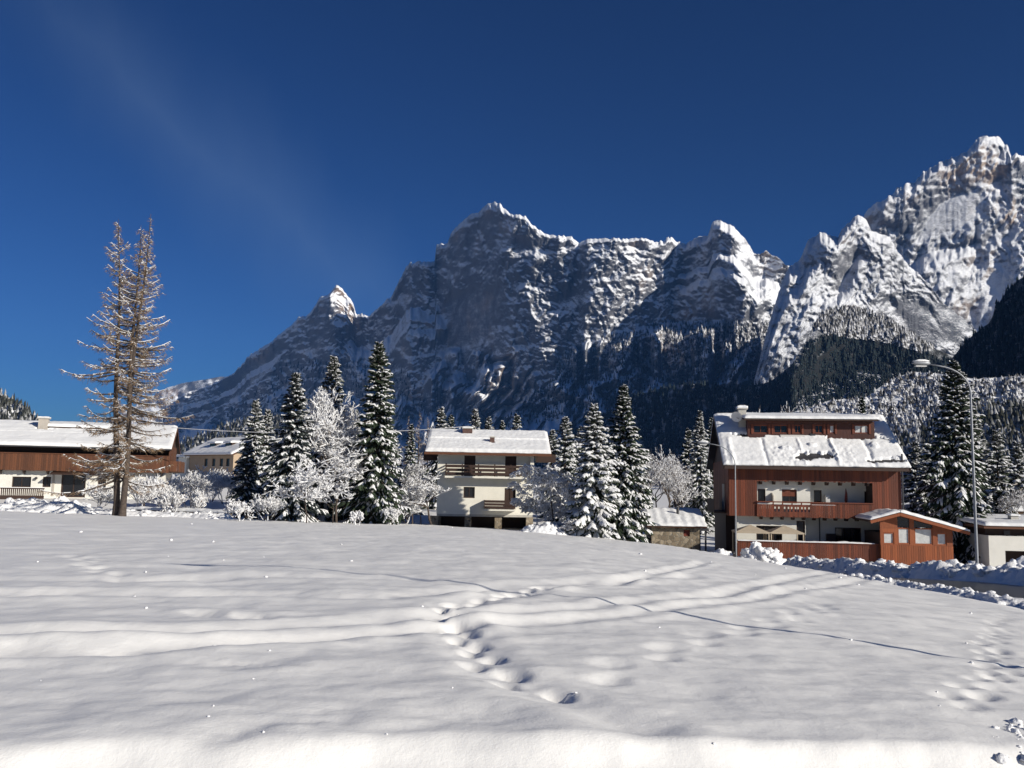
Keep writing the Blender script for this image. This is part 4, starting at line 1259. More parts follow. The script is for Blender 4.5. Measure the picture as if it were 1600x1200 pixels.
# ---- the cream house in the middle
def cream_house():
    h = House('cream_house', 'cream rendered house with two balconies over dark garage bays', 'house', 760, 827, 76, 1.5)
    r = h.root
    X0, X1 = h.at(683, 760, 0)[0], h.at(833, 760, 0)[0]
    zE, yE, yR = h.at(762, 707, -1.1)[1], -1.1, 4.2
    zR = h.at(763, 673, yR)[1] - .12
    yB = 2 * yR - yE
    def roofz(y): return zE + (zR - zE) * (y - yE) / (yR - yE)
    z_g = h.at(760, 804, 0)[1]
    zs = h.at(760, 747, -1.0)[1]
    zw = roofz(.1) - .12
    up = [(*h.rect(725, 712, 743, 743, 0)[:2], zs + .1, h.rect(725, 712, 743, 743, 0)[3]), (*h.rect(789, 713, 807, 744, 0)[:2], zs + .1, h.rect(789, 713, 807, 744, 0)[3])]
    lo = [h.rect(724, 761, 742, 778, 0), (*h.rect(788, 763, 806, 794, 0)[:2], *h.rect(788, 763, 806, 794, 0)[2:])]
    m = MB(); wall(m, X0, X1, z_g, zw, 0, .3, up + lo)
    m.box(X0, X0 + .3, .3, 8.2, z_g, zw); m.box(X1 - .3, X1, .3, 8.2, z_g, zw); m.box(X0, X1, 8.2, 8.5, -1.5, zw)
    m.prism([(0, zw), (8.5, zw), (yR, zR - .25)], X0 + .02, X0 + .28, 'x'); m.prism([(0, zw), (8.5, zw), (yR, zR - .25)], X1 - .28, X1 - .02, 'x')
    m.build('wall', M['plaster_cream'], r)
    for q in up: window(r, q, .12, M['dark_wood'], M['dark_wood'], .08, 1, name='balcony_door', depth=.1)
    window(r, lo[0], .12, M['dark_wood'], M['glass'], .08, 1, depth=.1)
    window(r, lo[1], .12, M['dark_wood'], M['dark_wood'], .08, 1, name='balcony_door', depth=.1)
    # garage level: stone pillars and dark bays
    MB().box(X0 + .1, X1 - .1, 3.6, 3.9, -1.5, z_g).build('bay_back_wall', M['dark_wood'], r)
    MB().box(X0 + .02, X1 - .02, .02, 8.2, z_g - .18, z_g - .003).build('floor_slab', M['concrete'], r)
    for a, b_ in ((672, 684), (726, 736), (773, 784), (822, 833)):
        x0, x1 = h.at(a, 815, 0)[0], h.at(b_, 815, 0)[0]
        MB().box(x0, x1, -.03, .5, -1.5, z_g - .18).build('stone_pillar', M['stone'], r)
    for x in (X0 + .1, X1 - .25):
        MB().box(x, x + .15, .5, 3.6, -1.5, z_g - .18).build('bay_side_wall', M['stone'], r)
    # upper balcony slab, timber rails
    bx0, bx1 = h.at(695, 745, -1.0)[0], h.at(825, 747, -1.0)[0]
    MB().box(bx0, bx1, -1.05, -.003, zs - .02, zs + .14).build('balcony_slab', M['plaster_cream'], r)
    for k in range(3):
        z = zs + .22 + .31 * k
        MB().box(bx0 + .03, bx1 - .03, -1.02, -.97, z, z + .23).build('balcony_rail', M['dark_wood'], r)
    for k in range(6):
        x = bx0 + .08 + (bx1 - bx0 - .16) * k / 5
        MB().box(x - .05, x + .05, -.965, -.89, zs + .142, zs + 1.15).build('rail_post', M['dark_wood'], r)
    for x in (bx0 + .04, bx1 - .09):
        for k in range(4):
            MB().box(x, x + .05, -.96, -.01, zs + .22 + .25 * k, zs + .35 + .25 * k).build('balcony_rail', M['dark_wood'], r)
    # lower balcony
    cx0, cx1 = h.at(756, 790, -.9)[0], h.at(806, 790, -.9)[0]
    zl = h.at(780, 796, -.9)[1]
    MB().box(cx0, cx1, -.95, -.003, zl - .12, zl).build('balcony_slab', M['plaster_cream'], r)
    for k in range(3):
        MB().box(cx0 + .03, cx1 - .03, -.93, -.88, zl + .06 + .24 * k, zl + .27 + .24 * k).build('balcony_rail', M['dark_wood'], r)
        for x in (cx0 + .03, cx1 - .08):
            MB().box(x, x + .05, -.87, -.01, zl + .06 + .24 * k, zl + .27 + .24 * k).build('balcony_rail', M['dark_wood'], r)
    # corner pier lit on the right, dark side loggia opening
    MB().box(X1 - .28, X1 + .03, -.35, -.005, zs - .1, zw).build('corner_pier', M['plaster_cream'], r)
    # roof
    ox0, ox1 = h.at(664, 706, yE)[0], h.at(861, 710, yE)[0]
    m = MB()
    A, B, C, D = (ox0, yE, zE), (ox1, yE, zE), (ox1, yR, zR), (ox0, yR, zR)
    slab(m, A, B, C, D, .14); slab(m, (ox1, yB, zE), (ox0, yB, zE), (ox0, yR, zR), (ox1, yR, zR), .14)
    roof = m.build('roof', M['dark_wood'], r)
    MB().box(ox0 - .05, ox1 + .05, yE - .05, yE - .01, zE - .24, zE - .02).build('fascia', M['brown_wood'], roof)
    for xx in (ox0 - .02, ox1 + .02):
        m = MB(); m.bar((xx, yE, zE - .12), (xx, yR, zR - .12), .05, .24); m.bar((xx, yR, zR - .12), (xx, yB, zE - .12), .05, .24); m.build('barge_board', M['brown_wood'], roof)
    def extra(su, sv):
        return .10 * np.exp(-((sv - 3.3 - .03 * fbm(su / 1, su * 0, 2, 3)) / .07) ** 2) + .09 * np.exp(-((sv - .35) / .08) ** 2) - .05 * (sv < 3.3)
    vx = h.at(768, 692, 1.2)[0] - ox0
    hole = lambda su, sv: spot(su, sv, vx + .15, 2.35, .16, .2, 9)
    roof_snow('roof_snow', A, B, C, D, M['roof_snow'], roof, 150, 70, .22, 21, extra, hole, .025)
    roof_snow('roof_snow', (ox1, yB, zE), (ox0, yB, zE), (ox0, yR, zR), (ox1, yR, zR), M['roof_snow'], roof, 40, 20, .22, 22)
    c0, c1 = h.at(723, 680, 3.4)[0], h.at(738, 680, 3.4)[0]
    zt = h.at(730, 670, 3.4)[1]
    ch = MB().box(c0, c1, 3.0, 3.7, roofz(3.0) - .2, zt).build('chimney', M['brick'], r)
    MB().box(c0 - .06, c1 + .06, 2.94, 3.76, zt + .002, zt + .07).build('chimney_cap', M['concrete'], ch)
    roof_snow('cap_snow', (c0 - .06, 2.94, zt + .073), (c1 + .06, 2.94, zt + .073), (c1 + .06, 3.76, zt + .073), (c0 - .06, 3.76, zt + .073), M['roof_snow'], ch, 10, 10, .14, 5, droop=0)
    x, z = h.at(769, 692, 1.2)
    v = MB().box(x - .2, x + .2, 1.0, 1.4, roofz(1.2) - .1, roofz(1.2) + .5).build('roof_vent', M['brick'], r)
    MB().box(x - .24, x + .24, .95, 1.45, roofz(1.2) + .502, roofz(1.2) + .6).build('vent_cap', M['concrete'], v)
    # side eaves timber at both gables
    for a, b_ in ((662, 682), (838, 868)):
        x0, x1 = h.at(a, 712, 1.5)[0], h.at(b_, 712, 1.5)[0]
        MB().box(x0, x1, 1.2, 3.4, zw - 1.0, zw - .35).build('side_balcony', M['dark_wood'], r)
    return h
cream = cream_house()

# ---- long chalet at the left edge
def left_chalet():
    h = House('long_chalet', 'long white and brown timber chalet with chimney and dormer at the left edge', 'house', 120, 778, 82, 17)
    r = h.root
    X0, X1 = h.at(-90, 750, 0)[0], h.at(262, 752, 0)[0]
    zE, yE, yR = h.at(90, 697, -1.3)[1], -1.3, 5.4
    zR = h.at(90, 660, yR)[1] - .15
    yB = 2 * yR - yE
    def roofz(y): return zE + (zR - zE) * (y - yE) / (yR - yE)
    zw = roofz(.2) - .15
    zm = h.at(60, 735, 0)[1]
    wins = [h.rect(18, 745, 49, 761, .35), h.rect(66, 745, 80, 761, .35), h.rect(94, 740, 135, 777, .35), h.rect(152, 749, 166, 765, .35), h.rect(205, 752, 222, 766, .35), h.rect(-55, 744, -25, 760, .35)]
    m = MB(); wall(m, X0 + .3, X1 - .3, -1.5, zm, .35, .65, wins); m.box(X0 + .3, X0 + .6, .65, 10, -1.5, zm); m.box(X1 - .6, X1 - .3, .65, 10, -1.5, zm)
    m.build('ground_floor_wall', M['plaster'], r)
    for i, q in enumerate(wins):
        if i == 2:
            window(r, q, .47, M['dark_wood'], M['glass'], .12, 1, name='glazed_entrance', depth=.1)
        else:
            window(r, q, .47, M['dark_wood'], M['glass'], .08, 1, depth=.1)
    x0, x1, z0, z1 = h.rect(80, 742, 86, 775, .3)
    MB().box(x0, x1, .30, .345, z0, z1).build('grey_pilaster', M['plaster_grey'], r)
    # upper timber storey behind a board balcony
    m = MB(); m.box(X0, X1, .9, 10.3, zm, zw + .2); m.prism([(.9, zw + .2), (10.3, zw + .2), (yR, zR - .4)], X0 + .02, X1 - .02, 'x'); m.build('upper_storey', M['dark_wood'], r)
    zr = h.at(60, 709, -.4)[1]
    planks(X0, X1, zm - .02, zr, -.4, .18, seed=31, jag=.03).build('balcony_front', M['brown_wood'], r, kind='stuff')
    MB().box(X0, X1, -.36, .9, zm - .02, zm + .1).build('balcony_floor', M['dark_wood'], r)
    MB().box(X0, X1, -.5, -.38, zr + .002, zr + .08).build('handrail', M['brown_wood'], r)
    for k in range(10):
        x = X0 + .6 + (X1 - X0 - 1.2) * k / 9
        MB().prism([(.35, zm - .02), (-.4, zm - .02), (-.4, zm - .1), (.35, zm - .35)], x - .07, x + .07, 'x').build('bracket', M['dark_wood'], r)
    planks_side(-.4, 10, zm, zw, X1, sign=1, seed=33).build('cladding', M['brown_wood'], r, kind='stuff')
    # porch roof over the entrance
    px0, px1 = h.at(80, 738, -.8)[0], h.at(150, 738, -.8)[0]
    m = MB(); slab(m, (px0, -1.3, zm - .25), (px1, -1.3, zm - .25), (px1, .3, zm + .02), (px0, .3, zm + .02), .1); pr = m.build('porch_roof', M['dark_wood'], r)
    # terrace balustrade in front
    yT = -2.2
    tx0, tx1 = h.at(0, 770, yT)[0], h.at(69, 770, yT)[0]
    t0, t1 = h.at(30, 781, yT)[1], h.at(30, 763, yT)[1]
    MB().box(tx0, tx1, yT, .3, -1.2, t0).build('terrace', M['stone'], r)
    MB().box(tx0, tx1, yT - .08, yT + .06, t1 - .06, t1 + .05).build('terrace_handrail', M['dark_wood'], r)
    MB().box(tx0, tx1, yT - .05, yT + .03, t0, t0 + .38).build('terrace_board', M['dark_wood'], r)
    n = 22
    for k in range(n):
        x = tx0 + .1 + (tx1 - tx0 - .2) * k / (n - 1)
        MB().box(x - .045, x + .045, yT - .03, yT + .02, t0 + .38, t1 - .06).build('baluster', M['dark_wood'], r)
    MB().box(tx0, tx1, yT - .09, yT + .07, t1 + .052, t1 + .10).build('rail_snow', M['roof_snow'], r)
    # wall lamp
    x, z = h.at(57, 746, .25)
    m = MB(); m.bar((x, .34, z), (x, .1, z + .05), .04, .04); m.box(x - .1, x + .1, .02, .2, z - .15, z + .03); m.build('wall_lamp', M['dark_metal'], r)
    # roof
    ox0, ox1 = X0 - .8, h.at(272, 690, 1.5)[0]
    A, B, C, D = (ox0, yE, zE), (ox1, yE, zE), (ox1, yR, zR), (ox0, yR, zR)
    m = MB(); slab(m, A, B, C, D, .16); slab(m, (ox1, yB, zE), (ox0, yB, zE), (ox0, yR, zR), (ox1, yR, zR), .16)
    roof = m.build('roof', M['dark_wood'], r)
    for xx in (ox1 + .02,):
        m = MB(); m.bar((xx, yE, zE - .14), (xx, yR, zR - .14), .05, .28); m.bar((xx, yR, zR - .14), (xx, yB, zE - .14), .05, .28); m.build('barge_board', M['brown_wood'], roof)
    gutter(roof, ox0, ox1, yE - .06, zE - .08)
    def extra(su, sv): return .07 * np.exp(-((sv - 3.6) / .08) ** 2) + .05 * np.exp(-((sv - .8) / .1) ** 2)
    cu = h.at(66, 680, 3.2)[0] - ox0
    hole = lambda su, sv: spot(su, sv, cu + .3, 4.5, .9, .22, 9)
    roof_snow('roof_snow', A, B, C, D, M['roof_snow'], roof, 150, 50, .28, 51, extra, hole, .035)
    roof_snow('roof_snow', (ox1, yB, zE), (ox0, yB, zE), (ox0, yR, zR), (ox1, yR, zR), M['roof_snow'], roof, 40, 20, .28, 52)
    yC = 3.0
    c0, c1 = h.at(59, 670, yC)[0], h.at(74, 670, yC)[0]
    zt = h.at(66, 654, yC)[1]
    ch = MB().box(c0, c1, yC, yC + .8, roofz(yC) - .2, zt).build('chimney', M['plaster_grey'], r)
    MB().box(c0 - .1, c1 + .1, yC - .1, yC + .9, zt + .002, zt + .1).build('chimney_cap', M['concrete'], ch)
    roof_snow('cap_snow', (c0 - .1, yC - .1, zt + .103), (c1 + .1, yC - .1, zt + .103), (c1 + .1, yC + .9, zt + .103), (c0 - .1, yC + .9, zt + .103), M['roof_snow'], ch, 10, 10, .13, 5, droop=0)
    yD = 3.5
    d0, d1 = h.at(74, 675, yD)[0], h.at(165, 675, yD)[0]
    zd1 = h.at(100, 669, yD)[1]
    ws = [h.rect(a, 671, a + 8, 678, yD) for a in (81, 93, 108, 124, 140)]
    m = MB(); wall(m, d0, d1, roofz(yD) - .1, zd1, yD, yD + .2, ws); m.box(d0, d0 + .1, yD + .2, yR, roofz(yD), zd1 - .02); m.box(d1 - .1, d1, yD + .2, yR, roofz(yD), zd1 - .02)
    dm = m.build('dormer', M['dark_wood'], r)
    for q in ws: window(dm, q, yD + .05, M['dark_wood'], M['glass'], .05, 0, depth=.1)
    m = MB(); slab(m, (d0 - .2, yD - .4, zd1 + .1), (d1 + .2, yD - .4, zd1 + .1), (d1 + .2, yR, zR + .02), (d0 - .2, yR, zR + .02), .1); m.build('dormer_roof', M['dark_wood'], dm)
    roof_snow('dormer_snow', (d0 - .2, yD - .4, zd1 + .104), (d1 + .2, yD - .4, zd1 + .104), (d1 + .2, yR, zR + .03), (d0 - .2, yR, zR + .03), M['roof_snow'], dm, 60, 14, .26, 55, droop=.03)
    # gable balcony at the right end, orange in the sun
    m = MB(); m.box(X1 + .04, X1 + 1.0, 1.0, 8.5, zm + .0, zm + .12); m.build('side_balcony_floor', M['dark_wood'], r)
    planks_side(1.0, 8.5, zm + .12, zm + 1.1, X1 + .95, sign=1, seed=35).build('side_balcony_front', M['brown_wood'], r, kind='stuff')
    planks(X1 + .05, X1 + 1.0, zm + .12, zm + 1.1, 1.0, .16, seed=36).build('side_balcony_front', M['brown_wood'], r, kind='stuff')
    return h
leftc = left_chalet()

# ---- ochre house farther back
def ochre_house():
    h = House('ochre_house', 'ochre house with snowy roof and two dormers behind the shrubs', 'house', 363, 750, 125, 47)
    r = h.root
    # local: gable wall along +x from the near corner, long wall along +y... near corner at the origin
    zE = h.at(364, 706, 0)[1]
    Wg, L = 8.2, 12.5
    xr = Wg / 2
    zR = zE + 2.1
    wl = []
    for px in (322, 334, 346, 356):
        # sight line with the plane x = 0
        d = h.R.T @ (_f * FOC + (px - 800) * _r - (718 - 600) * _u)
        o = h.R.T @ (EYE - h.loc)
        wl.append((o + d * ((0 - o[0]) / d[0]))[1])
    m = MB()
    zs0, zs1 = zE - 2.0, zE - .9
    ys = sorted(wl)
    prev = 0.0
    for y in ys:
        m.box(0, .3, prev, y - .45, -2, zE); m.box(0, .3, y - .45, y + .45, -2, zs0); m.box(0, .3, y - .45, y + .45, zs1, zE)
        prev = y + .45
    m.box(0, .3, prev, L, -2, zE)
    m.box(.3, Wg, 0, .3, -2, zE); m.box(Wg - .3, Wg, .3, L, -2, zE); m.box(.3, Wg - .3, L - .3, L, -2, zE)
    m.prism([(0, zE), (Wg, zE), (xr, zR - .1)], .0, .3, 'y'); m.prism([(0, zE), (Wg, zE), (xr, zR - .1)], L - .3, L, 'y')
    m.build('wall', M['plaster_ochre'], r)
    for y in ys:
        w_ = MB(); w_.box(.1, .16, y - .45, y - .37, zs0, zs1); w_.box(.1, .16, y + .37, y + .45, zs0, zs1); w_.box(.1, .16, y - .37, y + .37, zs0, zs0 + .08); w_.box(.1, .16, y - .37, y + .37, zs1 - .08, zs1)
        o = w_.build('window', M['dark_wood'], r)
        MB().box(.12, .14, y - .38, y + .38, zs0 + .05, zs1 - .05).build('pane', M['glass'], o)
        MB().box(-.06, .0 - .003, y - .5, y + .5, zs0 - .08, zs0).build('window_sill', M['concrete'], o)
    m = MB()
    slab(m, (-.8, -1.0, zE - .35), (-.8, L + .6, zE - .35), (xr, L + .6, zR), (xr, -1.0, zR), .15)
    slab(m, (Wg + .8, L + .6, zE - .35), (Wg + .8, -1.0, zE - .35), (xr, -1.0, zR), (xr, L + .6, zR), .15)
    roof = m.build('roof', M['brown_wood'], r)
    roof_snow('roof_snow', (-.8, L + .6, zE - .345), (-.8, -1.0, zE - .345), (xr, -1.0, zR + .005), (xr, L + .6, zR + .005), M['roof_snow'], roof, 70, 24, .3, 61, lump=.05)
    roof_snow('roof_snow', (Wg + .8, -1.0, zE - .345), (Wg + .8, L + .6, zE - .345), (xr, L + .6, zR + .005), (xr, -1.0, zR + .005), M['roof_snow'], roof, 50, 24, .3, 62)
    for y in (3.6, 8.0):
        zb = zE + .45
        m = MB(); m.box(1.2, 3.6, y - .9, y + .9, zb, zb + .9); dm = m.build('dormer', M['dark_wood'], r)
        MB().box(1.15, 1.19, y - .7, y + .7, zb + .35, zb + .8).build('pane', M['glass'], dm)
        roof_snow('dormer_snow', (.9, y + 1.1, zb + .91), (.9, y - 1.1, zb + .91), (3.7, y - 1.1, zb + 1.1), (3.7, y + 1.1, zb + 1.1), M['roof_snow'], dm, 16, 16, .28, 64, droop=0)
    # gable balcony with timber rails and dark door
    MB().box(2.6, 5.8, -.9, -.005, zE - .75, zE - .6).build('balcony_slab', M['plaster_cream'], r)
    for k in range(3):
        MB().box(2.65, 5.75, -.88, -.82, zE - .5 + .28 * k, zE - .36 + .28 * k).build('balcony_rail', M['orange_wood'], r)
    MB().box(3.3, 5.1, -.04, -.003, zE - .6, zE + 1.2).build('balcony_door', M['dark_wood'], r)
    MB().box(1.0, 2.0, -.04, -.003, zE - 2.3, zE - 1.1).build('gable_window', M['glass'], r)
    # lean-to at the far left end
    MB().box(-.4, 2.2, L + .1, L + 2.6, -2, zE - .7).build('lean_to', M['plaster_cream'], r)
    roof_snow('lean_to_snow', (-.8, L + 3.0, zE - .65), (-.8, L + .0, zE - .65), (2.6, L + .0, zE - .2), (2.6, L + 3.0, zE - .2), M['roof_snow'], r, 16, 16, .35, 66, droop=0)
ochre_house()

# ---- small stone garage
def stone_garage():
    h = House('stone_garage', 'low rubble stone garage with snowy roof and stove pipe', 'garage', 1062, 857, 67, -3)
    r = h.root
    X0, X1 = h.at(1018, 840, 0)[0], h.at(1093, 840, 0)[0]
    yE, yR = -.5, 2.6
    zE, zR = h.at(1062, 822, yE)[1], h.at(1062, 797, yR)[1]
    yB = 2 * yR - yE
    wq = h.rect(1068, 828, 1078, 838, 0)
    m = MB(); wall(m, X0, X1, -1.5, zE + .1, 0, .35, [wq]); m.box(X0, X0 + .3, .35, 5, -1.5, zE + .1); m.box(X1 - .3, X1, .35, 5, -1.5, zE + .1)
    m.prism([(0, zE + .1), (5.2, zE + .1), (yR, zR - .1)], X0, X0 + .3, 'x'); m.prism([(0, zE + .1), (5.2, zE + .1), (yR, zR - .1)], X1 - .3, X1, 'x')
    m.build('wall', M['stone'], r)
    window(r, wq, .1, M['red_wood'], M['umbrella_red'], .07, 0, depth=.1)
    ox0, ox1 = X0 - .4, h.at(1104, 818, yE)[0]
    m = MB(); slab(m, (ox0, yE, zE), (ox1, yE, zE), (ox1, yR, zR), (ox0, yR, zR), .12); slab(m, (ox1, yB, zE), (ox0, yB, zE), (ox0, yR, zR), (ox1, yR, zR), .12)
    rf = m.build('roof', M['brown_wood'], r)
    def extra(su, sv): return .02 * np.sin(su * 9)
    roof_snow('roof_snow', (ox0, yE, zE + .004), (ox1, yE, zE + .004), (ox1, yR, zR + .004), (ox0, yR, zR + .004), M['roof_snow'], rf, 90, 30, .17, 71, extra, lump=.02)
    roof_snow('roof_snow', (ox1, yB, zE + .004), (ox0, yB, zE + .004), (ox0, yR, zR + .004), (ox1, yR, zR + .004), M['roof_snow'], rf, 20, 10, .17, 72)
    x, z = h.at(1059, 803, 1.4)
    MB().tube([(x, 1.4, z - .5), (x, 1.4, h.at(1059, 792, 1.4)[1])], .11, 8).build('stove_pipe', M['dark_metal'], r)
    m = MB(); x = h.at(1100, 840, 1)[0]
    for y in (.2, 3.0): m.box(x - .06, x + .06, y, y + .12, -1.5, zE - .35)
    m.box(X1, x + .2, 0, 3.4, zE - .35, zE - .22); m.build('carport', M['dark_metal'], r)
stone_garage()

# ---- buildings at the right edge
def edge_house():
    h = House('flat_roofed_house', 'white house with flat snowy roof and dark garage mouth at the right edge', 'house', 1600, 893, 60, -8)
    r = h.root
    X0, X1 = h.at(1545, 850, 0)[0], h.at(1720, 850, 0)[0]
    z1, z2, z3 = h.at(1590, 861, 0)[1], h.at(1590, 838, 0)[1], h.at(1590, 827, 0)[1]
    g0, g1 = h.at(1571, 870, 0)[0], h.at(1640, 870, 0)[0]
    m = MB(); wall(m, X0, X1, -1.5, z2, 0, .3, [(g0, g1, -1.4, z1)]); m.box(X0, X0 + .3, .3, 8, -1.5, z2); m.build('wall', M['plaster'], r)
    MB().box(g0 - .1, g1 + .1, 2.0, 2.1, -1.5, z1 + .1).build('garage_door', M['dark_wood'], r)
    m = MB(); m.box(X0 + .1, X1, .8, 8, z2, z3 + .1); m.build('upper_band', M['dark_wood'], r)
    x0, x1, a, b_ = h.rect(1568, 836, 1578, 829, .78)
    MB().box(x0, x1, .74, .795, min(a, b_), max(a, b_)).build('window', M['glass'], r)
    zt = h.at(1590, 824, -.3)[1]
    m = MB(); m.box(X0 - .4, X1 + .4, -.4, 8.6, zt - .12, zt + .06); rf = m.build('roof', M['brown_wood'], r)
    zr = h.at(1590, 811, 6)[1]
    roof_snow('roof_snow', (X0 - .4, -.4, zt + .07), (X1 + .4, -.4, zt + .07), (X1 + .4, 8.6, zr), (X0 - .4, 8.6, zr), M['roof_snow'], rf, 60, 40, .25, 81)
    c0, c1 = h.at(1580, 812, 3)[0], h.at(1592, 812, 3)[0]
    zc = h.at(1586, 806, 3)[1]
    ch = MB().box(c0, c1, 3, 3.6, zt, zc).build('chimney', M['concrete'], r)
    roof_snow('cap_snow', (c0 - .08, 2.92, zc + .002), (c1 + .08, 2.92, zc + .002), (c1 + .08, 3.68, zc + .002), (c0 - .08, 3.68, zc + .002), M['roof_snow'], ch, 10, 10, .16, 5, droop=0)
    # farther houses above it
    for k, (px, py, Y, w2, wpx, top, lab) in enumerate(((1556, 812, 78, 1.2, 40, 789, 'beige house with sloping snowy roof half hidden behind the big spruce'), (1584, 776, 120, 2.2, 50, 737, 'pale house with thin snowy roof high at the right edge'))):
        g = House('hillside_house', lab, 'house', px, py, Y, -10)
        q = g.root
        tag(q, group='houses up the right slope')
        zt = g.at(px, top + 5, 0)[1]
        ww = [(-.9, -.1, zt - 1.6, zt - .6), (.7, 1.5, zt - 1.6, zt - .6)]
        m = MB(); wall(m, -w2, w2 + 1, -3, zt, 0, .3, ww); m.box(-w2, -w2 + .3, .3, 7, -3, zt); m.prism([(0, zt), (7, zt), (3.5, zt + 1.5)], -w2, -w2 + .3, 'x'); m.build('wall', M['plaster_ochre' if k == 0 else 'plaster_grey'], q)
        for u_ in ww: window(q, u_, .1, M['dark_wood'], M['glass'], .07, 1, depth=.1)
        m = MB(); slab(m, (-w2 - .7, -.8, zt - .2), (w2 + 1.7, -.8, zt - .2), (w2 + 1.7, 3.5, zt + 1.6), (-w2 - .7, 3.5, zt + 1.6), .14); slab(m, (w2 + 1.7, 7.8, zt - .2), (-w2 - .7, 7.8, zt - .2), (-w2 - .7, 3.5, zt + 1.6), (w2 + 1.7, 3.5, zt + 1.6), .14); rf = m.build('roof', M['brown_wood'], q)
        roof_snow('roof_snow', (-w2 - .7, -.8, zt - .19), (w2 + 1.7, -.8, zt - .19), (w2 + 1.7, 3.5, zt + 1.61), (-w2 - .7, 3.5, zt + 1.61), M['roof_snow'], rf, 40, 20, .25, 83 + k)
        roof_snow('roof_snow', (w2 + 1.7, 7.8, zt - .19), (-w2 - .7, 7.8, zt - .19), (-w2 - .7, 3.5, zt + 1.61), (w2 + 1.7, 3.5, zt + 1.61), M['roof_snow'], rf, 20, 10, .25, 85 + k)
edge_house()

# ------------------------------------------------------------------ street lamps, cable
def street_lamp(label, base, top_h, arm, side, reach):
    root = empty('street_lamp', base)
    tag(root, label, 'street lamp', 'tall curved street lamps along the road')
    R_ = arm
    pts = [(0, 0, -1.0), (0, 0, 0), (0, 0, top_h * .35), (0, 0, top_h - R_)]
    for k in range(1, 9):
        a = math.radians(10 * k)
        pts.append((side * R_ * reach * (1 - math.cos(a)), 0, top_h - R_ + R_ * .82 * math.sin(a)))
    ex, ez = pts[-1][0], pts[-1][2]
    pts.append((ex + side * .55, 0, ez + .1))
    rad = [.07, .07, .055, .042] + [.034] * 8 + [.03]
    MB().tube(pts, rad, 10).build('pole', M['metal'], root, True)
    hx, hz = ex + side * .5, ez + .1
    vs, fs, n = [], [], 12
    prof = [(-.05, .02), (.02, .07), (.2, .10), (.45, .09), (.65, .06), (.76, .02)]
    m = MB()
    m.tube([(hx + side * p[0], 0, hz + .02) for p in prof], [p[1] for p in prof], n)
    m.build('lamp_head', M['metal'], root, True)
    MB().box(min(hx + side * .15, hx + side * .6), max(hx + side * .15, hx + side * .6), -.08, .08, hz - .13, hz - .09).build('lamp_glass', M['dish'], root)
    m = MB(); m.tube([(hx + side * .0, 0, hz + .12), (hx + side * .2, 0, hz + .13), (hx + side * .45, 0, hz + .13), (hx + side * .7, 0, hz + .1)], [.02, .06, .06, .02], 10); m.build('snow_cap', M['roof_snow'], root, True)
    return root

for px, py, Y, tp, lab, rx in ((1527, 889, 38, 564, 'street lamp rising through the snow bank in front of the big spruce', 1.15),
                           (1150, 866, 63, 688, 'street lamp standing at the left corner of the red chalet', 1.0)):
    b_ = P(px, py, Y)
    H_ = P(px, tp, Y)[2] - b_[2]
    street_lamp(lab, b_, H_, 1.35 if px > 1400 else 1.75, -1, rx * .95)
# the lamp whose long shadow crosses the field stands just outside the picture
tip = gpx(290, 879)
H_ = 8.4
sx, sy = SUN.x / SUN.z, SUN.y / SUN.z
bx, by = tip[0] + 2.2 + sx * H_, tip[1] + sy * H_
for _ in range(4):
    gz = G(bx, by)
    bx, by = tip[0] + 2.2 + sx * (H_ + gz - tip[2]), tip[1] + sy * (H_ + gz - tip[2])
street_lamp('street lamp beyond the right edge casting a thin shadow over the field', (bx, by, G(bx, by)), H_, 1.8, -1, 1.0)

def cable():
    a, b_ = P(268, 668, 80), P(733, 666, 79)
    pts = []
    for k in range(41):
        t = k / 40
        p = a + (b_ - a) * t
        pts.append((p[0], p[1], p[2] - 4 * .55 * t * (1 - t)))
    o = MB().tube(pts, .035, 6).build('power_cable', M['cable'])
    tag(o, 'thin snow covered cable strung from the left chalet to the cream house', 'cable')
cable()

# ------------------------------------------------------------------ vegetation builders
UP = np.array([0.0, 0, 1])
def unit(v):
    return v / np.maximum(np.linalg.norm(v, axis=-1, keepdims=True), 1e-9)

def segs(p0, p1, r0, r1, n=3, flat=1.0):
    """many thin tapered prisms at once"""
    p0, p1 = np.asarray(p0, float), np.asarray(p1, float)
    r0, r1 = np.broadcast_to(np.asarray(r0, float), len(p0)), np.broadcast_to(np.asarray(r1, float), len(p0))
    d = unit(p1 - p0)
    a = np.cross(d, UP)
    bad = np.linalg.norm(a, axis=1) < 1e-3
    a[bad] = (1, 0, 0)
    a = unit(a)
    b = np.cross(a, d)
    V = np.zeros((len(p0), 2 * n, 3))
    for k in range(n):
        t = 2 * np.pi * k / n + np.pi / 2
        off = a * np.cos(t) + b * np.sin(t) * flat
        V[:, k] = p0 + off * r0[:, None]
        V[:, n + k] = p1 + off * r1[:, None]
    F = np.array([(k, (k + 1) % n, n + (k + 1) % n, n + k) for k in range(n)])
    F = (F[None] + (np.arange(len(p0)) * 2 * n)[:, None, None]).reshape(-1, 4)
    return V.reshape(-1, 3), F

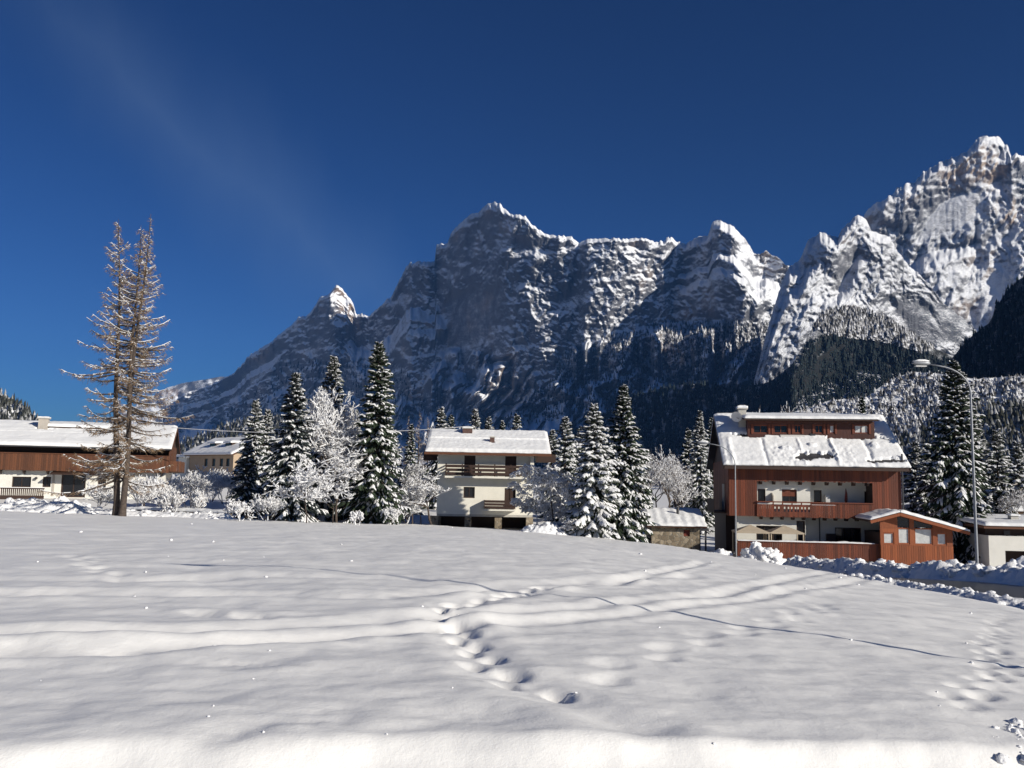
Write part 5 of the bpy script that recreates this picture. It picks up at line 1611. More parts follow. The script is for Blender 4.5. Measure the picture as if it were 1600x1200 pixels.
def strips(p0, d, L, W, droop, lift=0.0, hang=0.6, ridge=0.0, wprof=(0.55, 1.0, 0.12), lump=None):
    """leafy twigs: bent roof-shaped strips of four quads"""
    d = unit(d)
    s = unit(np.cross(d, UP) + 1e-6)
    V = np.zeros((len(p0), 9, 3))
    for i, t in enumerate((0.0, 0.55, 1.0)):
        c = p0 + d * (L * t)[:, None] - UP * (droop * L * t * t)[:, None] + UP * lift
        w_ = W * wprof[i]
        V[:, i * 3] = c - s * w_[:, None] - UP * (hang * w_)[:, None]
        V[:, i * 3 + 1] = c + UP * (ridge * (1.0 if i == 1 else 0.45))
        V[:, i * 3 + 2] = c + s * w_[:, None] - UP * (hang * w_)[:, None]
    F = np.array([(0, 1, 4, 3), (1, 2, 5, 4), (3, 4, 7, 6), (4, 5, 8, 7)])
    F = (F[None] + (np.arange(len(p0)) * 9)[:, None, None]).reshape(-1, 4)
    return V.reshape(-1, 3), F

def join(parts):
    Vs, Fs, b = [], [], 0
    for V, F in parts:
        Vs.append(V); Fs.append(F + b); b += len(V)
    return np.concatenate(Vs), np.concatenate(Fs)

def trunk_np(pts, rad, n=9):
    pts, rad = np.asarray(pts, float), np.asarray(rad, float)
    V = []
    for i in range(len(pts)):
        a = np.arange(n) * 2 * np.pi / n
        V.append(pts[i] + np.stack([np.cos(a) * rad[i], np.sin(a) * rad[i], 0 * a], -1))
    F = [(i * n + k, i * n + (k + 1) % n, (i + 1) * n + (k + 1) % n, (i + 1) * n + k) for i in range(len(pts) - 1) for k in range(n)]
    return np.concatenate(V), np.array(F)

_ico = None
def ico():
    global _ico
    if _ico is None:
        bm = bmesh.new()
        bmesh.ops.create_icosphere(bm, subdivisions=2, radius=1)
        bm.verts.ensure_lookup_table()
        _ico = (np.array([v.co[:] for v in bm.verts]), np.array([[v.index for v in f.verts] for f in bm.faces]))
        bm.free()
    return _ico

def blobs(c, r, rng, sq=(1, 1, 0.7), rough=0.35):
    """lumps of snow: dented little spheres"""
    V0, F0 = ico()
    N = len(c)
    A = rng.uniform(0, 6.28, N)
    sc_ = np.stack([rng.uniform(.7, 1.3, N) * sq[0], rng.uniform(.7, 1.3, N) * sq[1], rng.uniform(.7, 1.25, N) * sq[2]], -1)
    k = 1 + rough * (rng.random((N, len(V0))) - .5)
    V = V0[None] * k[..., None] * sc_[:, None, :] * np.asarray(r).reshape(-1, 1, 1)
    ca, sa = np.cos(A)[:, None], np.sin(A)[:, None]
    V = np.stack([V[..., 0] * ca - V[..., 1] * sa, V[..., 0] * sa + V[..., 1] * ca, V[..., 2]], -1) + np.asarray(c)[:, None, :]
    F = (F0[None] + (np.arange(N) * len(V0))[:, None, None]).reshape(-1, 3)
    return V.reshape(-1, 3), F

def spruce_meshes(H, R, seed, snow=0.5, dens=1.0, bare=0.06, lean=0.0, puff=1.0):
    rng = np.random.default_rng(seed)
    P0, D, L, W, DR, AZ = [], [], [], [], [], []
    bs0, bs1, br0, br1 = [], [], [], []
    sp0, sd_, sl, sw, sdr = [], [], [], [], []
    z = H * bare
    lob = rng.uniform(0, 6.28, 4)
    while z < H * 0.985:
        t = z / H
        n = int(rng.integers(5, 8) * dens) + 1
        a0 = rng.uniform(0, 6.28)
        for k in range(n):
            a = a0 + k * 6.283 / n + rng.uniform(-.3, .3)
            fat = 1 + .18 * math.sin(a * 2 + lob[0] + 5 * t) + .16 * math.sin(a + lob[1] - 9 * t) + .14 * math.sin(a * 3 + lob[2] + 23 * t)
            bl = R * ((1 - t) ** .82) * rng.uniform(.72, 1.12) * fat + .12
            zz = z + rng.uniform(-.12, .12)
            el = math.radians(np.interp(t, [0, .5, .85, 1], [-26, -14, 12, 50])) + rng.uniform(-.14, .14)
            d = np.array([math.cos(a) * math.cos(el), math.sin(a) * math.cos(el), math.sin(el)])
            st = np.array([lean * zz, 0, zz])
            ns = max(2, int(bl / .5))
            pts = []
            for i in range(ns + 1):
                s_ = i / ns
                pts.append(st + d * bl * s_ + UP * (-.16 * bl * s_ * s_ + .15 * bl * s_ ** 4))
            pts = np.array(pts)
            bs0 += list(pts[:-1]); bs1 += list(pts[1:])
            rr = np.linspace(.045 * (bl / 2 + .3), .008, ns + 1)
            br0 += list(rr[:-1]); br1 += list(rr[1:])
            # side twigs
            nt_ = max(3, int(bl / .15))
            for i in range(nt_):
                s_ = (i + rng.uniform(.2, .8)) / nt_
                if s_ < .12 and bl > .8: continue
                q = st + d * bl * s_ + UP * (-.16 * bl * s_ * s_ + .15 * bl * s_ ** 4)
                for sgn in (-1, 1):
                    ta = a + sgn * rng.uniform(.5, 1.0)
                    tl = (.20 + .30 * bl * (1 - s_ * .75)) * rng.uniform(.7, 1.2)
                    tl = min(tl, .85)
                    te = el - .12 + rng.uniform(-.2, .1)
                    dd = np.array([math.cos(ta) * math.cos(te), math.sin(ta) * math.cos(te), math.sin(te)])
                    P0.append(q); D.append(dd); L.append(tl); W.append(rng.uniform(.07, .12)); DR.append(rng.uniform(.15, .45))
                    if rng.random() < snow * (.55 + .6 * s_):
                        sp0.append(q); sd_.append(dd); sl.append(tl * rng.uniform(.55, .95)); sw.append(rng.uniform(.06, .11) * puff); sdr.append(DR[-1])
            # the tip itself
            P0.append(pts[-2]); D.append(pts[-1] - pts[-2]); L.append(np.linalg.norm(pts[-1] - pts[-2]) * 1.25); W.append(.10); DR.append(.1)
            if rng.random() < snow + .25:
                sp0.append(pts[-2] if ns > 1 else pts[0]); sd_.append(pts[-1] - pts[-2]); sl.append(np.linalg.norm(pts[-1] - pts[-2]) * 1.1); sw.append(.12 * puff); sdr.append(.1)
        z += np.interp(t, [0, 1], [.42, .20]) * rng.uniform(.8, 1.2) / max(.6, dens ** .5)
    arr = lambda x: np.array(x, float)
    nz = strips(arr(P0), arr(D), arr(L), arr(W), arr(DR), hang=1.0)
    sn = strips(arr(sp0), arr(sd_), arr(sl), arr(sw), arr(sdr), lift=.02, hang=.25, ridge=.05 * puff, wprof=(.6, 1.0, .45))
    wd = segs(arr(bs0), arr(bs1), arr(br0), arr(br1), 3)
    tr = trunk_np([(0, 0, -.5), (0, 0, 0), (lean * H * .5, 0, H * .5), (lean * H, 0, H * .99)], [H * .017 + .02, H * .015 + .02, H * .009 + .01, .012])
    return (mesh_np('trunk', *join([tr, wd])), mesh_np('crown', *nz), mesh_np('snow', *sn, True))

def place_tree(name, label, cat, meshes, mats, loc, rz=0.0, scale=(1, 1, 1), group=None, names=('trunk', 'crown', 'snow')):
    root = empty(name, loc, rz)
    root.scale = scale
    tag(root, label, cat, group)
    for me, mt, nm in zip(meshes, mats, names):
        if me is not None:
            o = link(nm, me, mt, root)
            if nm != 'trunk': o['kind'] = 'stuff'
    return root

def onground(px, Y, sink=0.1):
    p = P(px, 770, Y)
    return (p[0], p[1], G(p[0], p[1]) - sink)

def tree_h(px, top, Y):
    b_ = onground(px, Y, 0)
    return P(px, top, Y)[2] - b_[2]

SPR = {}
def spruce(label, px, top, Y, wpx, seed, snow=.5, mat='needles', group=None, dens=1.0, puff=1.0, rz=None, bare=.05):
    H = tree_h(px, top, Y)
    R = wpx * Y / FOC
    ms = spruce_meshes(H, R, seed, snow, dens, bare, puff=puff)
    return place_tree('spruce_tree', label, 'tree', ms, (M['bark'], M[mat], M['tree_snow']), onground(px, Y), rz or 0.0, group=group)

GS = 'large snowy spruces among the houses'
spruce('dark snow dusted spruce, left of the two tall ones left of the cream house', 454, 578, 64, 58, 101, .48, 'needles_blue', GS)
spruce('snowy spruce rising behind the white frosted tree, between two dark spruces', 513, 553, 70, 60, 102, .62, 'needles_snowy', GS)
spruce('tallest dark spruce just left of the cream house', 585, 530, 66, 62, 103, .40, 'needles', GS, dens=1.1)
spruce('narrow dark young spruce in front of the ochre house', 384, 690, 66, 32, 104, .3, 'needles_blue', GS)
spruce('heavily snow laden spruce right of the cream house', 928, 630, 63.5, 56, 105, .85, 'needles_snowy', GS, puff=1.35)
spruce('tall dark spruce right of the snow laden one by the cream house', 974, 598, 66, 58, 106, .55, 'needles', GS, dens=1.1)
spruce('big dark spruce behind the street lamp right of the red chalet', 1497, 560, 66, 78, 107, .45, 'needles', GS, dens=1.15)
spruce('second spruce half hidden behind the big one at the right', 1528, 655, 74, 48, 108, .5, 'needles_snowy', GS)
spruce('slender spruce against the left wall of the red chalet', 1094, 640, 98, 28, 109, .5, 'needles_snowy', GS)

GB = 'spruces standing in the background'
protos = []
for i, (H, R, sn, mt) in enumerate(((9, 2.1, .52, 'needles_snowy'), (8, 2.1, .72, 'needles_snowy'), (10, 1.9, .38, 'needles'))):
    protos.append((H, spruce_meshes(H, R, 200 + i, sn, .85), mt))
rngb = random.Random(3)
bgs = [(393, 622, 95, 0, 1.0, 'dark background spruce left of the dark twin spruces, above the ochre roof'), (413, 640, 100, 1, .9, 'pale snowy background spruce next to the gable of the ochre house'),
       (686, 634, 105, 0, .9, 'background spruce above the left end of the cream house roof'), (702, 646, 110, 2, .9, 'small background spruce between the roof end and chimney of the cream house'),
       (740, 640, 112, 1, .9, 'background spruce right behind the chimney of the cream house'), (761, 650, 115, 0, .9, 'small background spruce above the middle of the cream house roof'),
       (783, 655, 118, 2, .8, 'smallest background spruce above the cream house roof'), (806, 645, 112, 0, .9, 'lone background spruce above the right part of the cream house roof'),
       (882, 652, 90, 1, .95, 'white tipped spruce between the cream house and the snow laden spruce'), (862, 672, 96, 1, .9, 'small pale spruce at the right gable of the cream house'),
       (905, 668, 98, 0, .9, 'small background spruce left behind the snow laden spruce'), (1112, 650, 110, 2, .7, 'dark background spruce touching the left roof edge of the red chalet'),
       (1076, 668, 105, 0, .9, 'background spruce above the right end of the stone garage'), (1350, 618, 120, 2, .7, 'small dark spruce peeping over the roof ridge of the red chalet'),
       (1432, 690, 82, 1, 1.0, 'snowy spruce against the right gable of the red chalet'), (1560, 668, 74, 0, 1.0, 'spruce right of the right hand street lamp, above the hillside houses'),
       (1450, 700, 80, 0, 1.0, 'lower spruce between the red chalet and the big dark spruce'), (1592, 690, 80, 1, 1.0, 'snowy spruce cut by the right edge of the picture'),
       (550, 640, 74, 1, 1.0, 'snowy spruce between the frosted tree and the tallest dark spruce'), (640, 660, 92, 2, .8, 'dark spruce behind the bare trees left of the cream house'),
       (612, 668, 84, 0, 1.0, 'low spruce at the right foot of the tallest dark spruce'), (1000, 700, 92, 0, .8, 'low spruce behind the foot of the tall dark spruce near the garage'),
       (475, 668, 76, 2, 1.0, 'dark spruce filling the gap right of the left dark spruce'), (436, 676, 72, 2, .9, 'low dark spruce at the left foot of the dark snow dusted spruce')]
for px, top, Y, k, wd, lab in bgs:
    H, ms, mt = protos[k]
    h_ = tree_h(px, top, Y)
    s_ = h_ / H
    place_tree('spruce_tree', lab, 'tree', ms, (M['bark'], M[mt], M['tree_snow']), onground(px, Y), rngb.uniform(0, 6), (s_ * wd, s_ * wd, s_), GB)

# ---- bare larches
def larch_meshes(H, R, seed, lean=(0, 0), start=.13, fork=None, dens=1.0):
    rng = np.random.default_rng(seed)
    T0, T1, TR0, TR1 = [], [], [], []
    S0, S1, SR = [], [], []
    B0, B1, BR0, BR1 = [], [], [], []
    def axis(z): return np.array([lean[0] * z + .08 * math.sin(z * .5 + seed), lean[1] * z, z])
    def stem(zs, ze, off, dr, scale):
        z = zs
        while z < ze * .985:
            t = min(z / H, .99)
            a = rng.uniform(0, 6.28)
            bl = (R * (1 - t) ** .92 * rng.uniform(.5, 1.15) + .10) * scale
            if t < .3: bl *= rng.uniform(.7, 1.05)
            el = math.radians(np.interp(t, [0, .4, .8, 1], [-14, -4, 16, 45])) + rng.uniform(-.15, .15)
            d = np.array([math.cos(a) * math.cos(el), math.sin(a) * math.cos(el), math.sin(el)])
            st = axis(z) + off * (z - dr) if off is not None else axis(z)
            n = max(3, int(bl / .4))
            sag = rng.uniform(.05, .16)
            w1, w2 = rng.uniform(-.1, .1), rng.uniform(-.1, .1)
            f = lambda s_: st + d * bl * s_ + UP * (bl * (-sag * 1.6 * s_ * (1 - s_ * .2) + (sag + .14) * s_ ** 3)) + np.array([w1, w2, 0]) * bl * math.sin(3 * s_)
            pts = np.array([f(i / n) for i in range(n + 1)])
            rr = np.linspace(.018 + .013 * bl, .008, n + 1)
            B0.extend(pts[:-1]); B1.extend(pts[1:]); BR0.extend(rr[:-1]); BR1.extend(rr[1:])
            for i in range(n):
                if rng.random() < .68:
                    S0.append(pts[i] + UP * (rr[i] + .012)); S1.append(pts[i + 1] + UP * (rr[i] + .012)); SR.append(rng.uniform(.012, .036) * min(1, .35 + bl / 2))
            nt_ = int(bl / .070)
            for i in range(nt_):
                s_ = rng.uniform(.12, 1)
                q = f(s_)
                ta = a + rng.choice((-1, 1)) * rng.uniform(.35, 1.25)
                tl = rng.uniform(.18, .55) * (1.25 - .7 * s_) * min(1.0, .5 + bl / 2.5)
                te = rng.uniform(-.75, .35)
                dd = np.array([math.cos(ta) * math.cos(te), math.sin(ta) * math.cos(te), math.sin(te)])
                m_ = q + dd * tl * .55 - UP * .04 * tl
                e_ = q + dd * tl - UP * .22 * tl
                T0.extend((q, m_)); T1.extend((m_, e_)); TR0.extend((.013, .010)); TR1.extend((.010, .004))
                if rng.random() < .35:
                    S0.append(q + UP * .015); S1.append(m_ + UP * .015); SR.append(rng.uniform(.015, .03))
                for _k in range(2):
                    b_ = q + (e_ - q) * rng.uniform(.3, .8)
                    T0.append(b_); T1.append(b_ + np.array([rng.uniform(-.14, .14), rng.uniform(-.14, .14), rng.uniform(-.16, .06)])); TR0.append(.009); TR1.append(.004)
            z += rng.uniform(.06, .19) / dens * (1.25 - .5 * t)
    stem(H * start, H, None, 0, 1.0)
    n = 14
    zs = np.linspace(-.5, H, n)
    tr = trunk_np([axis(z) for z in zs], np.interp(zs, [-.5, 0, .8, H * .5, H], [.33, .27, .20, .12, .008]) * (H / 19))
    parts = [tr]
    if fork is not None:
        z0, off, top = fork
        stem(z0 + 1.5, top, np.array(off), z0, .8)
        zs2 = np.linspace(z0, top, 9)
        parts.append(trunk_np([axis(z) + np.array(off) * (z - z0) for z in zs2], np.interp(zs2, [z0, top], [.14, .012])))
    ar = lambda x: np.array(x, float)
    parts.append(segs(ar(B0), ar(B1), ar(BR0), ar(BR1), 4))
    return (mesh_np('trunk', *join(parts)), mesh_np('twigs', *segs(ar(T0), ar(T1), ar(TR0), ar(TR1), 3)), mesh_np('snow', *segs(ar(S0), ar(S1), ar(SR), ar(SR) * .8, 5, .75), True))

GL = 'pair of bare larches'
YL = 58
pL_, pR2 = onground(183, YL, .25), onground(194, YL - .4, .25)
HL, HR = P(189, 342, YL)[2] - pL_[2], P(232, 336, YL)[2] - pR2[2]
lx = (P(189, 342, YL)[0] - P(183, 806, YL)[0]) / HL
rx_ = (P(222, 350, YL)[0] - P(194, 806, YL)[0]) / HR
place_tree('larch_tree', 'left of two bare snow dusted larches, with the thin straight trunk', 'tree', larch_meshes(HL, 5.0, 7, (lx, 0)), (M['bark'], M['larch_twig'], M['tree_snow']), pL_, group=GL, names=('trunk', 'twigs', 'snow'))
place_tree('larch_tree', 'right of two bare snow dusted larches, leaning right with a forked top', 'tree', larch_meshes(HR * .96, 5.2, 12, (rx_, 0), fork=(HR * .36, (.045, .01, 0), HR)), (M['bark'], M['larch_twig'], M['tree_snow']), pR2, group=GL, names=('trunk', 'twigs', 'snow'))
farl = larch_meshes(11, 1.5, 31, dens=.6)
for px, top, Y, lab in ((636, 648, 100, 'bare background larch left of the cream house, leftmost of three'), (652, 640, 104, 'bare background larch left of the cream house, middle of three'), (666, 650, 108, 'bare background larch touching the left roof end of the cream house')):
    s_ = tree_h(px, top, Y) / 11
    place_tree('larch_tree', lab, 'tree', farl, (M['bark'], M['larch_twig'], M['tree_snow']), onground(px, Y), px, (s_, s_, s_), 'bare background larches', names=('trunk', 'twigs', 'snow'))

# ---- bare broadleaf trees and shrubs under hoar and snow
def frost_meshes(H, R, seed, trunk=.25, levels=5, weep=0.0, snow=.55, thick=1.0, stems=1, spread=.6, tw=.011, kids=(3, 5), snr=(.022, .05)):
    rng = np.random.default_rng(seed)
    A0, A1, R0, R1, LV = [], [], [], [], []
    def grow(p, d, L, r, lv):
        n = 3 if lv < 3 else 2
        pts = [p]
        dd = d
        for i in range(n):
            dd = dd + rng.normal(0, .16, 3) + UP * (-.05 if weep == 0 else -weep * .28 * (lv / levels)) + (UP * .10 if weep == 0 else 0)
            dd = dd / np.linalg.norm(dd)
            pts.append(pts[-1] + dd * L / n)
        for i in range(n):
            A0.append(pts[i]); A1.append(pts[i + 1])
            R0.append(max(tw, r * (1 - .4 * i / n))); R1.append(max(tw * .6, r * (1 - .4 * (i + 1) / n))); LV.append(lv)
        if lv >= levels: return
        k = int(rng.integers(*kids)) + (1 if lv == 0 else 0)
        for j in range(k):
            s_ = rng.uniform(.45, 1.0) if lv else rng.uniform(.75, 1.0)
            i = min(n - 1, int(s_ * n))
            q = pts[i] + (pts[i + 1] - pts[i]) * (s_ * n - i)
            a = rng.uniform(0, 6.28)
            sd2 = np.array([math.cos(a), math.sin(a), rng.uniform(-.2, .5)])
            nd_ = dd * (1 - spread) + sd2 * spread
            nd_ = nd_ / np.linalg.norm(nd_)
            grow(q, nd_, L * rng.uniform(.55, .80), r * .58, lv + 1)
    for s_ in range(stems):
        a = rng.uniform(0, 6.28)
        d0 = np.array([math.cos(a) * .35, math.sin(a) * .35, 1]) if stems > 1 else np.array([rng.normal(0, .06), rng.normal(0, .06), 1])
        grow(np.array([math.cos(a) * .1 * (stems > 1), math.sin(a) * .1 * (stems > 1), -.15]), d0 / np.linalg.norm(d0), H * (trunk if stems == 1 else trunk * .8), .05 * thick * H / 4, 0)
    A0, A1, R0, R1, LV = map(lambda x: np.array(x, float), (A0, A1, R0, R1, LV))
    # fit to the wanted height and spread
    zmax = A1[:, 2].max(); rad = np.percentile(np.hypot(A1[:, 0], A1[:, 1]), 84)
    S = np.array([R / rad, R / rad, H / zmax])
    A0, A1 = A0 * S, A1 * S
    big = LV <= 1
    k = rng.random(len(A0)) < np.where(LV >= 2, snow, snow * .6)
    off = UP * (R0[k] + .008)[:, None]
    sr = rng.uniform(*snr, k.sum())
    wood_ = segs(A0[big], A1[big], R0[big], R1[big], 6)
    twig_ = segs(A0[~big], A1[~big], R0[~big], R1[~big], 3)
    sn = segs(A0[k] + off, A1[k] + off, sr, sr * .7, 5, .8)
    return (mesh_np('trunk', *wood_, True), mesh_np('twigs', *twig_), mesh_np('snow', *sn, True))

def frost(name, label, cat, px, top, Y, wpx, seed, mat='frost_twig', group=None, **kw):
    H = tree_h(px, top, Y)
    ms = frost_meshes(H, wpx * Y / FOC, seed, **kw)
    return place_tree(name, label, cat, ms, (M['bark'], M[mat], M['tree_snow']), onground(px, Y, .05), group=group, names=('trunk', 'twigs', 'snow'))

GF = 'frosted bare trees in the gardens'
frost('frosted_tree', 'large white frosted tree between the dark spruces left of the cream house', 'tree', 546, 600, 68, 66, 301, 'frost_white', GF, levels=6, spread=.74, trunk=.2, snow=.6, kids=(3, 5), snr=(.022, .06))
frost('frosted_tree', 'lower white frosted tree in front of the dark spruces', 'tree', 528, 650, 65, 56, 302, 'frost_white', GF, levels=6, spread=.74, trunk=.2, snow=.55, snr=(.022, .06))
frost('frosted_tree', 'wide white frosted tree tucked against the tallest dark spruce', 'tree', 572, 632, 70, 50, 313, 'frost_white', GF, levels=6, spread=.74, trunk=.2, snow=.6, kids=(3, 5), snr=(.022, .06))
frost('fruit_tree', 'small bare snow lined fruit tree at the field edge before the spruces', 'tree', 481, 722, 57.5, 38, 303, 'frost_twig', GF, levels=5, snow=.8, trunk=.34, spread=.75, kids=(3, 5))
frost('fruit_tree', 'second thin fruit tree behind the first at the field edge', 'tree', 522, 745, 60, 26, 304, 'frost_twig', GF, levels=5, snow=.6, trunk=.34, spread=.7)
frost('weeping_tree', 'drooping snow laden tree in front of the right half of the cream house', 'tree', 866, 722, 66, 56, 305, 'frost_white', GF, levels=6, weep=1.0, snow=.75, trunk=.45, spread=.72, kids=(3, 5), snr=(.025, .065))
frost('weeping_tree', 'smaller snow laden tree at the right corner of the cream house', 'tree', 840, 752, 68.5, 36, 312, 'frost_white', GF, levels=6, weep=.8, snow=.9, trunk=.4, spread=.72, kids=(3, 4), snr=(.03, .07))
frost('bare_tree', 'dark trunked bare tree in front of the left wall of the cream house', 'tree', 678, 735, 69, 46, 306, 'frost_twig', GF, levels=5, snow=.7, trunk=.42, spread=.7, thick=1.7)
for i, (px, top, Y, wpx, lab) in enumerate(((645, 712, 76, 34, 'white frosted tree left of the dark trunked one by the cream house'), (662, 740, 73, 26, 'low frosted tree close to the left wall of the cream house'),
        (1012, 700, 92, 30, 'frosted bare tree right of the tall dark spruce, leftmost of three behind the garage'), (1040, 692, 96, 34, 'frosted bare tree behind the stone garage, middle of three'), (1066, 716, 92, 26, 'frosted bare tree behind the right end of the stone garage'),
        (1580, 752, 72, 40, 'tan frosted tree in front of the pale hillside house'), (1026, 706, 102, 40, 'wide grey frosted tree in the second row behind the stone garage'), (1052, 724, 99, 34, 'low grey frosted tree right behind the garage stove pipe'), (990, 716, 96, 30, 'grey frosted tree half hidden by the tall dark spruce near the garage'), (1240, 626, 110, 44, 'frosted treetop above the chalet roof right of the chimney'), (1288, 634, 108, 36, 'frosted treetop above the middle of the chalet roof'),
        (1322, 634, 112, 30, 'frosted treetop above the right half of the chalet roof'), (1420, 745, 84, 30, 'frosted tree behind the right corner of the red chalet'), (1182, 632, 112, 14, 'single snowy treetop right of the chalet chimney'))):
    frost('frosted_tree', lab, 'tree', px, top, Y, wpx, 320 + i, 'frost_white' if i in (0, 9, 10, 11, 13) else 'frost_twig', 'frosted trees in the background', levels=6, snow=.4, kids=(3, 4))

GK = 'snowy shrubs in the gardens'
shr = [(375, 779, 56, 17, 'round cream frosted bush at the field edge below the narrow young spruce', 'brown_twig'), (296, 732, 74, 30, 'snowy shrub in front of the lean-to of the ochre house', 'frost_twig'),
       (330, 726, 80, 26, 'snowy shrub under the windows of the ochre house', 'frost_twig'), (352, 730, 78, 26, 'snowy shrub at the near corner of the ochre house', 'frost_twig'), (258, 742, 70, 26, 'tangled snowy shrub right of the larch trunks', 'brown_twig'),
       (222, 738, 68, 26, 'dense brown snowy shrub just right of the larch trunks', 'brown_twig'), (150, 748, 70, 24, 'snowy shrub left of the larch trunks', 'frost_twig'), (270, 762, 64, 17, 'low snow capped shrub between the larches and the ochre house', 'brown_twig'),
       (903, 806, 63, 22, 'low reddish brown shrub under the snow laden spruce', 'brown_twig'), (880, 812, 64.5, 18, 'small brown shrub right of the white snow heap', 'brown_twig'), (560, 796, 58, 9, 'tiny dry shrub at the field edge below the tallest spruce', 'brown_twig'),
       (610, 790, 64, 14, 'low white shrub right of the foot of the tallest spruce', 'frost_white'), (420, 770, 62, 22, 'white shrub at the foot of the dark snow dusted spruce', 'frost_white'), (635, 770, 70, 20, 'white shrub between the tallest spruce and the cream house', 'frost_white'),
       (405, 755, 68, 18, 'grey shrub between the narrow spruce and the dark snow dusted spruce', 'frost_twig'), (312, 760, 66, 14, 'low brown shrub beside the garden wall', 'brown_twig')]
for i, (px, top, Y, wpx, lab, mt) in enumerate(shr):
    frost('snowy_shrub', lab, 'shrub', px, top, Y, wpx, 400 + i, mt, GK, levels=4, stems=7, trunk=.5, snow=.75, spread=.5, kids=(2, 5), thick=.6, snr=(.02, .05))

# ------------------------------------------------------------------ snow heaps, ploughed banks, clods
rngs = np.random.default_rng(77)
def heap(name, label, px, Y, hx, hy, hz, seed, n=60, cl=(.10, .28)):
    c = np.array(onground(px, Y, 0))
    root = empty(name, c)
    tag(root, label, 'snow heap')
    x, y = np.meshgrid(np.linspace(-1, 1, 60), np.linspace(-1, 1, 44))
    X, Y_ = x * hx, y * hy
    d = np.sqrt(x * x + y * y)
    e = np.clip(1 - d ** 1.7, 0, 1)
    Z = hz * e * (1 + .5 * fbm(X / .9, Y_ / .9, 3, seed)) + e ** .5 * .10 * ridged(X / .45, Y_ / .45, 3, seed + 4)
    gz = ground_base(X + c[0], Y_ + c[1]) - c[2]
    Z = Z + gz - .10 * (1 - sstep(0, .2, e)) - .06
    V = np.stack([X, Y_, Z], -1).reshape(-1, 3)
    link('mound', mesh_np('mound', V, grid_faces(44, 60), True), M['clod'], root)
    k = rngs.integers(0, len(V), n)
    k = k[(e.reshape(-1)[k] > .06)]
    r_ = rngs.uniform(*cl, len(k))
    o = link('clods', mesh_np('clods', *blobs(V[k], r_, rngs, rough=.75)), M['clod'], root)
    o['kind'] = 'stuff'
heap('snow_heap', 'long bright snow heap in front of the left chalet terrace', 70, 61, 4.2, 2.0, .75, 1, 90)
heap('snow_heap', 'snow heap under the entrance of the left chalet', 105, 69, 3.2, 1.6, .8, 2, 60)
heap('snow_heap', 'white snow heap at the foot of the drooping tree', 853, 63, 1.9, 1.2, .65, 3, 50, (.08, .2))
heap('snow_heap', 'tall chunky snow heap right of the chalet lamp post', 1187, 60, 1.7, 1.3, 1.25, 4, 90, (.12, .32))
heap('snow_heap', 'chunky snow heap left of the chalet lamp post', 1122, 61, 1.5, 1.2, .85, 5, 60, (.12, .3))
heap('snow_heap', 'big smooth snow heap at the right edge behind the bank', 1588, 40.5, 1.7, 1.4, 1.0, 6, 12)

def bank(name, label, pts, wd, ht, seed, n=300, cl=(.07, .22), side=0.0):
    pts = np.array(pts, float)
    seg = np.concatenate([[0], np.cumsum(np.hypot(*np.diff(pts, axis=0).T))])
    N = int(seg[-1] / .11)
    s = np.linspace(0, seg[-1], N)
    cx, cy = np.interp(s, seg, pts[:, 0]), np.interp(s, seg, pts[:, 1])
    cx, cy = blur(cx[None], 8, 1)[0], blur(cy[None], 8, 1)[0]
    dx, dy = np.gradient(cx), np.gradient(cy)
    L = np.hypot(dx, dy)
    v = np.linspace(-1, 1, 26)
    X = cx[:, None] + (dy / L)[:, None] * v[None] * wd
    Y_ = cy[:, None] - (dx / L)[:, None] * v[None] * wd
    e = np.clip(1 - np.abs(v[None]) ** 2.2, 0, 1) * np.ones_like(X)
    fade = sstep(0, 1.5, s) * (1 - sstep(seg[-1] - 1.5, seg[-1], s))
    Z = ground_base(X, Y_) - .08 + fade[:, None] * e * ht * (.85 + .45 * fbm(X / 1.3, Y_ / 1.3, 3, seed)) + e ** .5 * fade[:, None] * .13 * ridged(X / .5, Y_ / .5, 3, seed + 2)
    V = np.stack([X, Y_, Z], -1).reshape(-1, 3)
    root = empty(name, (0, 0, 0))
    tag(root, label, 'snow bank')
    link('ridge', mesh_np('ridge', V, grid_faces(N, 26), True), M['clod'], root)
    k = rngs.integers(0, len(V), n)
    k = k[((e * fade[:, None]).reshape(-1)[k] > .12)]
    r_ = rngs.uniform(0, 1, len(k)) ** 2 * (cl[1] - cl[0]) + cl[0]
    o = link('clods', mesh_np('clods', *blobs(V[k], r_, rngs, rough=.75)), M['clod'], root)
    o['kind'] = 'stuff'

bank('snow_bank', 'long ploughed snow bank along the far side of the road', [(22.5, 22), (21.4, 28), (20.2, 34), (19.4, 40), (18.9, 46), (18.4, 52), (17.8, 58)], 1.2, .72, 3, 330, (.06, .30))
bank('snow_bank', 'low crumbly snow bank along the near side of the road', [(14.7, 16), (14.3, 24), (14.1, 30), (13.6, 37), (13.2, 44), (12.6, 52), (12.2, 58)], .6, .16, 7, 300, (.04, .17))
bank('snow_bank', 'low snow ridge along the garden of the left chalet', [(-34, 60.5), (-28, 62), (-22, 62), (-18, 60.5)], 1.3, .35, 9, 70)
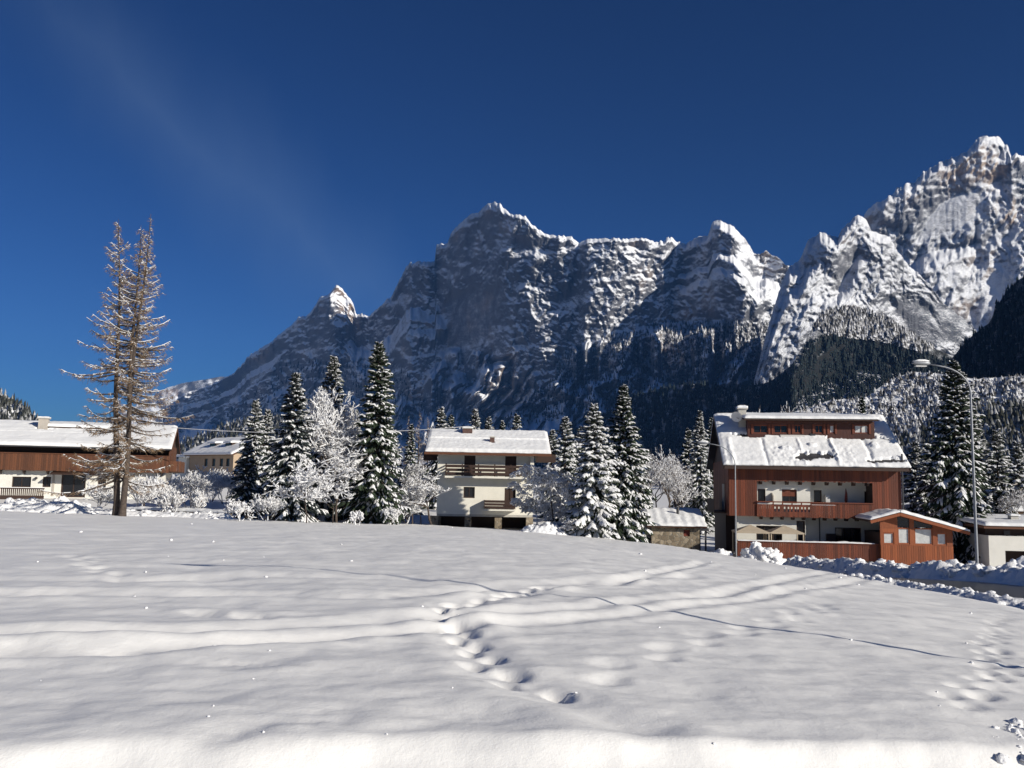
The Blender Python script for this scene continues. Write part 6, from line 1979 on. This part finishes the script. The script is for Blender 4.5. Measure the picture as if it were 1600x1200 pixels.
# garden wall with dark stones and a snow cap
def garden_wall():
    a, b_ = np.array(onground(205, 67)), np.array(onground(362, 62.5))
    root = empty('garden_wall', a)
    tag(root, 'low stone garden wall under snow between the larches and the round bush', 'wall')
    d = b_ - a
    L = np.hypot(d[0], d[1])
    n = int(L / .45)
    for row in range(2):
        for i in range(n):
            t0, t1 = (i + .05 + .5 * (row % 2)) / (n + .5), (i + .95 + .5 * (row % 2)) / (n + .5)
            p0, p1 = d * t0, d * t1
            jx = random.Random(i * 7 + row).uniform(-.05, .05)
            zz = .28 * row - .05
            m = MB(); m.bar((p0[0], p0[1] + jx, p0[2] + zz + .14), (p1[0], p1[1] + jx, p1[2] + zz + .14), .38, .25 + jx)
            m.build('stone', M['stone'], root)
    e = unit(np.array([d[1], -d[0], 0])[None])[0]
    roof_snow('snow_cap', e * .3 + UP * .52, d + e * .3 + UP * .52, d - e * .3 + UP * .52, -e * .3 + UP * .52, M['roof_snow'], root, 120, 8, .2, 5, droop=.05, lump=.08)
garden_wall()

def field_clods():
    n = 60
    px, py = rngs.uniform(-20, 1620, n), 815 + 385 * rngs.random(n) ** 1.6
    pts = []
    for a, b_ in zip(px, py):
        q = gpx(a, b_)
        pts.append((q[0], q[1]))
    k = 70                                           # crumbs kicked out beside the road and the near corner
    for i in range(k):
        q = gpx(rngs.uniform(1548, 1600), rngs.uniform(1125, 1200)); pts.append((q[0] + rngs.uniform(0, .5) ** 1.5, q[1]))
    pts = np.array(pts)
    z = ground_base(pts[:, 0], pts[:, 1]) + snow_detail(pts[:, 0], pts[:, 1])
    D = np.hypot(pts[:, 0], pts[:, 1])
    r_ = np.clip(rngs.uniform(.0006, .0018, len(pts)) * D, .006, .07)
    r_[-k:] = .006 + .05 * rngs.random(k) ** 2.5
    o = link('snow_clods', mesh_np('snow_clods', *blobs(np.column_stack([pts, z + r_ * .2]), r_, rngs, rough=.6), True), M['clod'])
    tag(o, 'small clods and crumbs of snow scattered over the field', 'snow clods', kind='stuff')
field_clods()
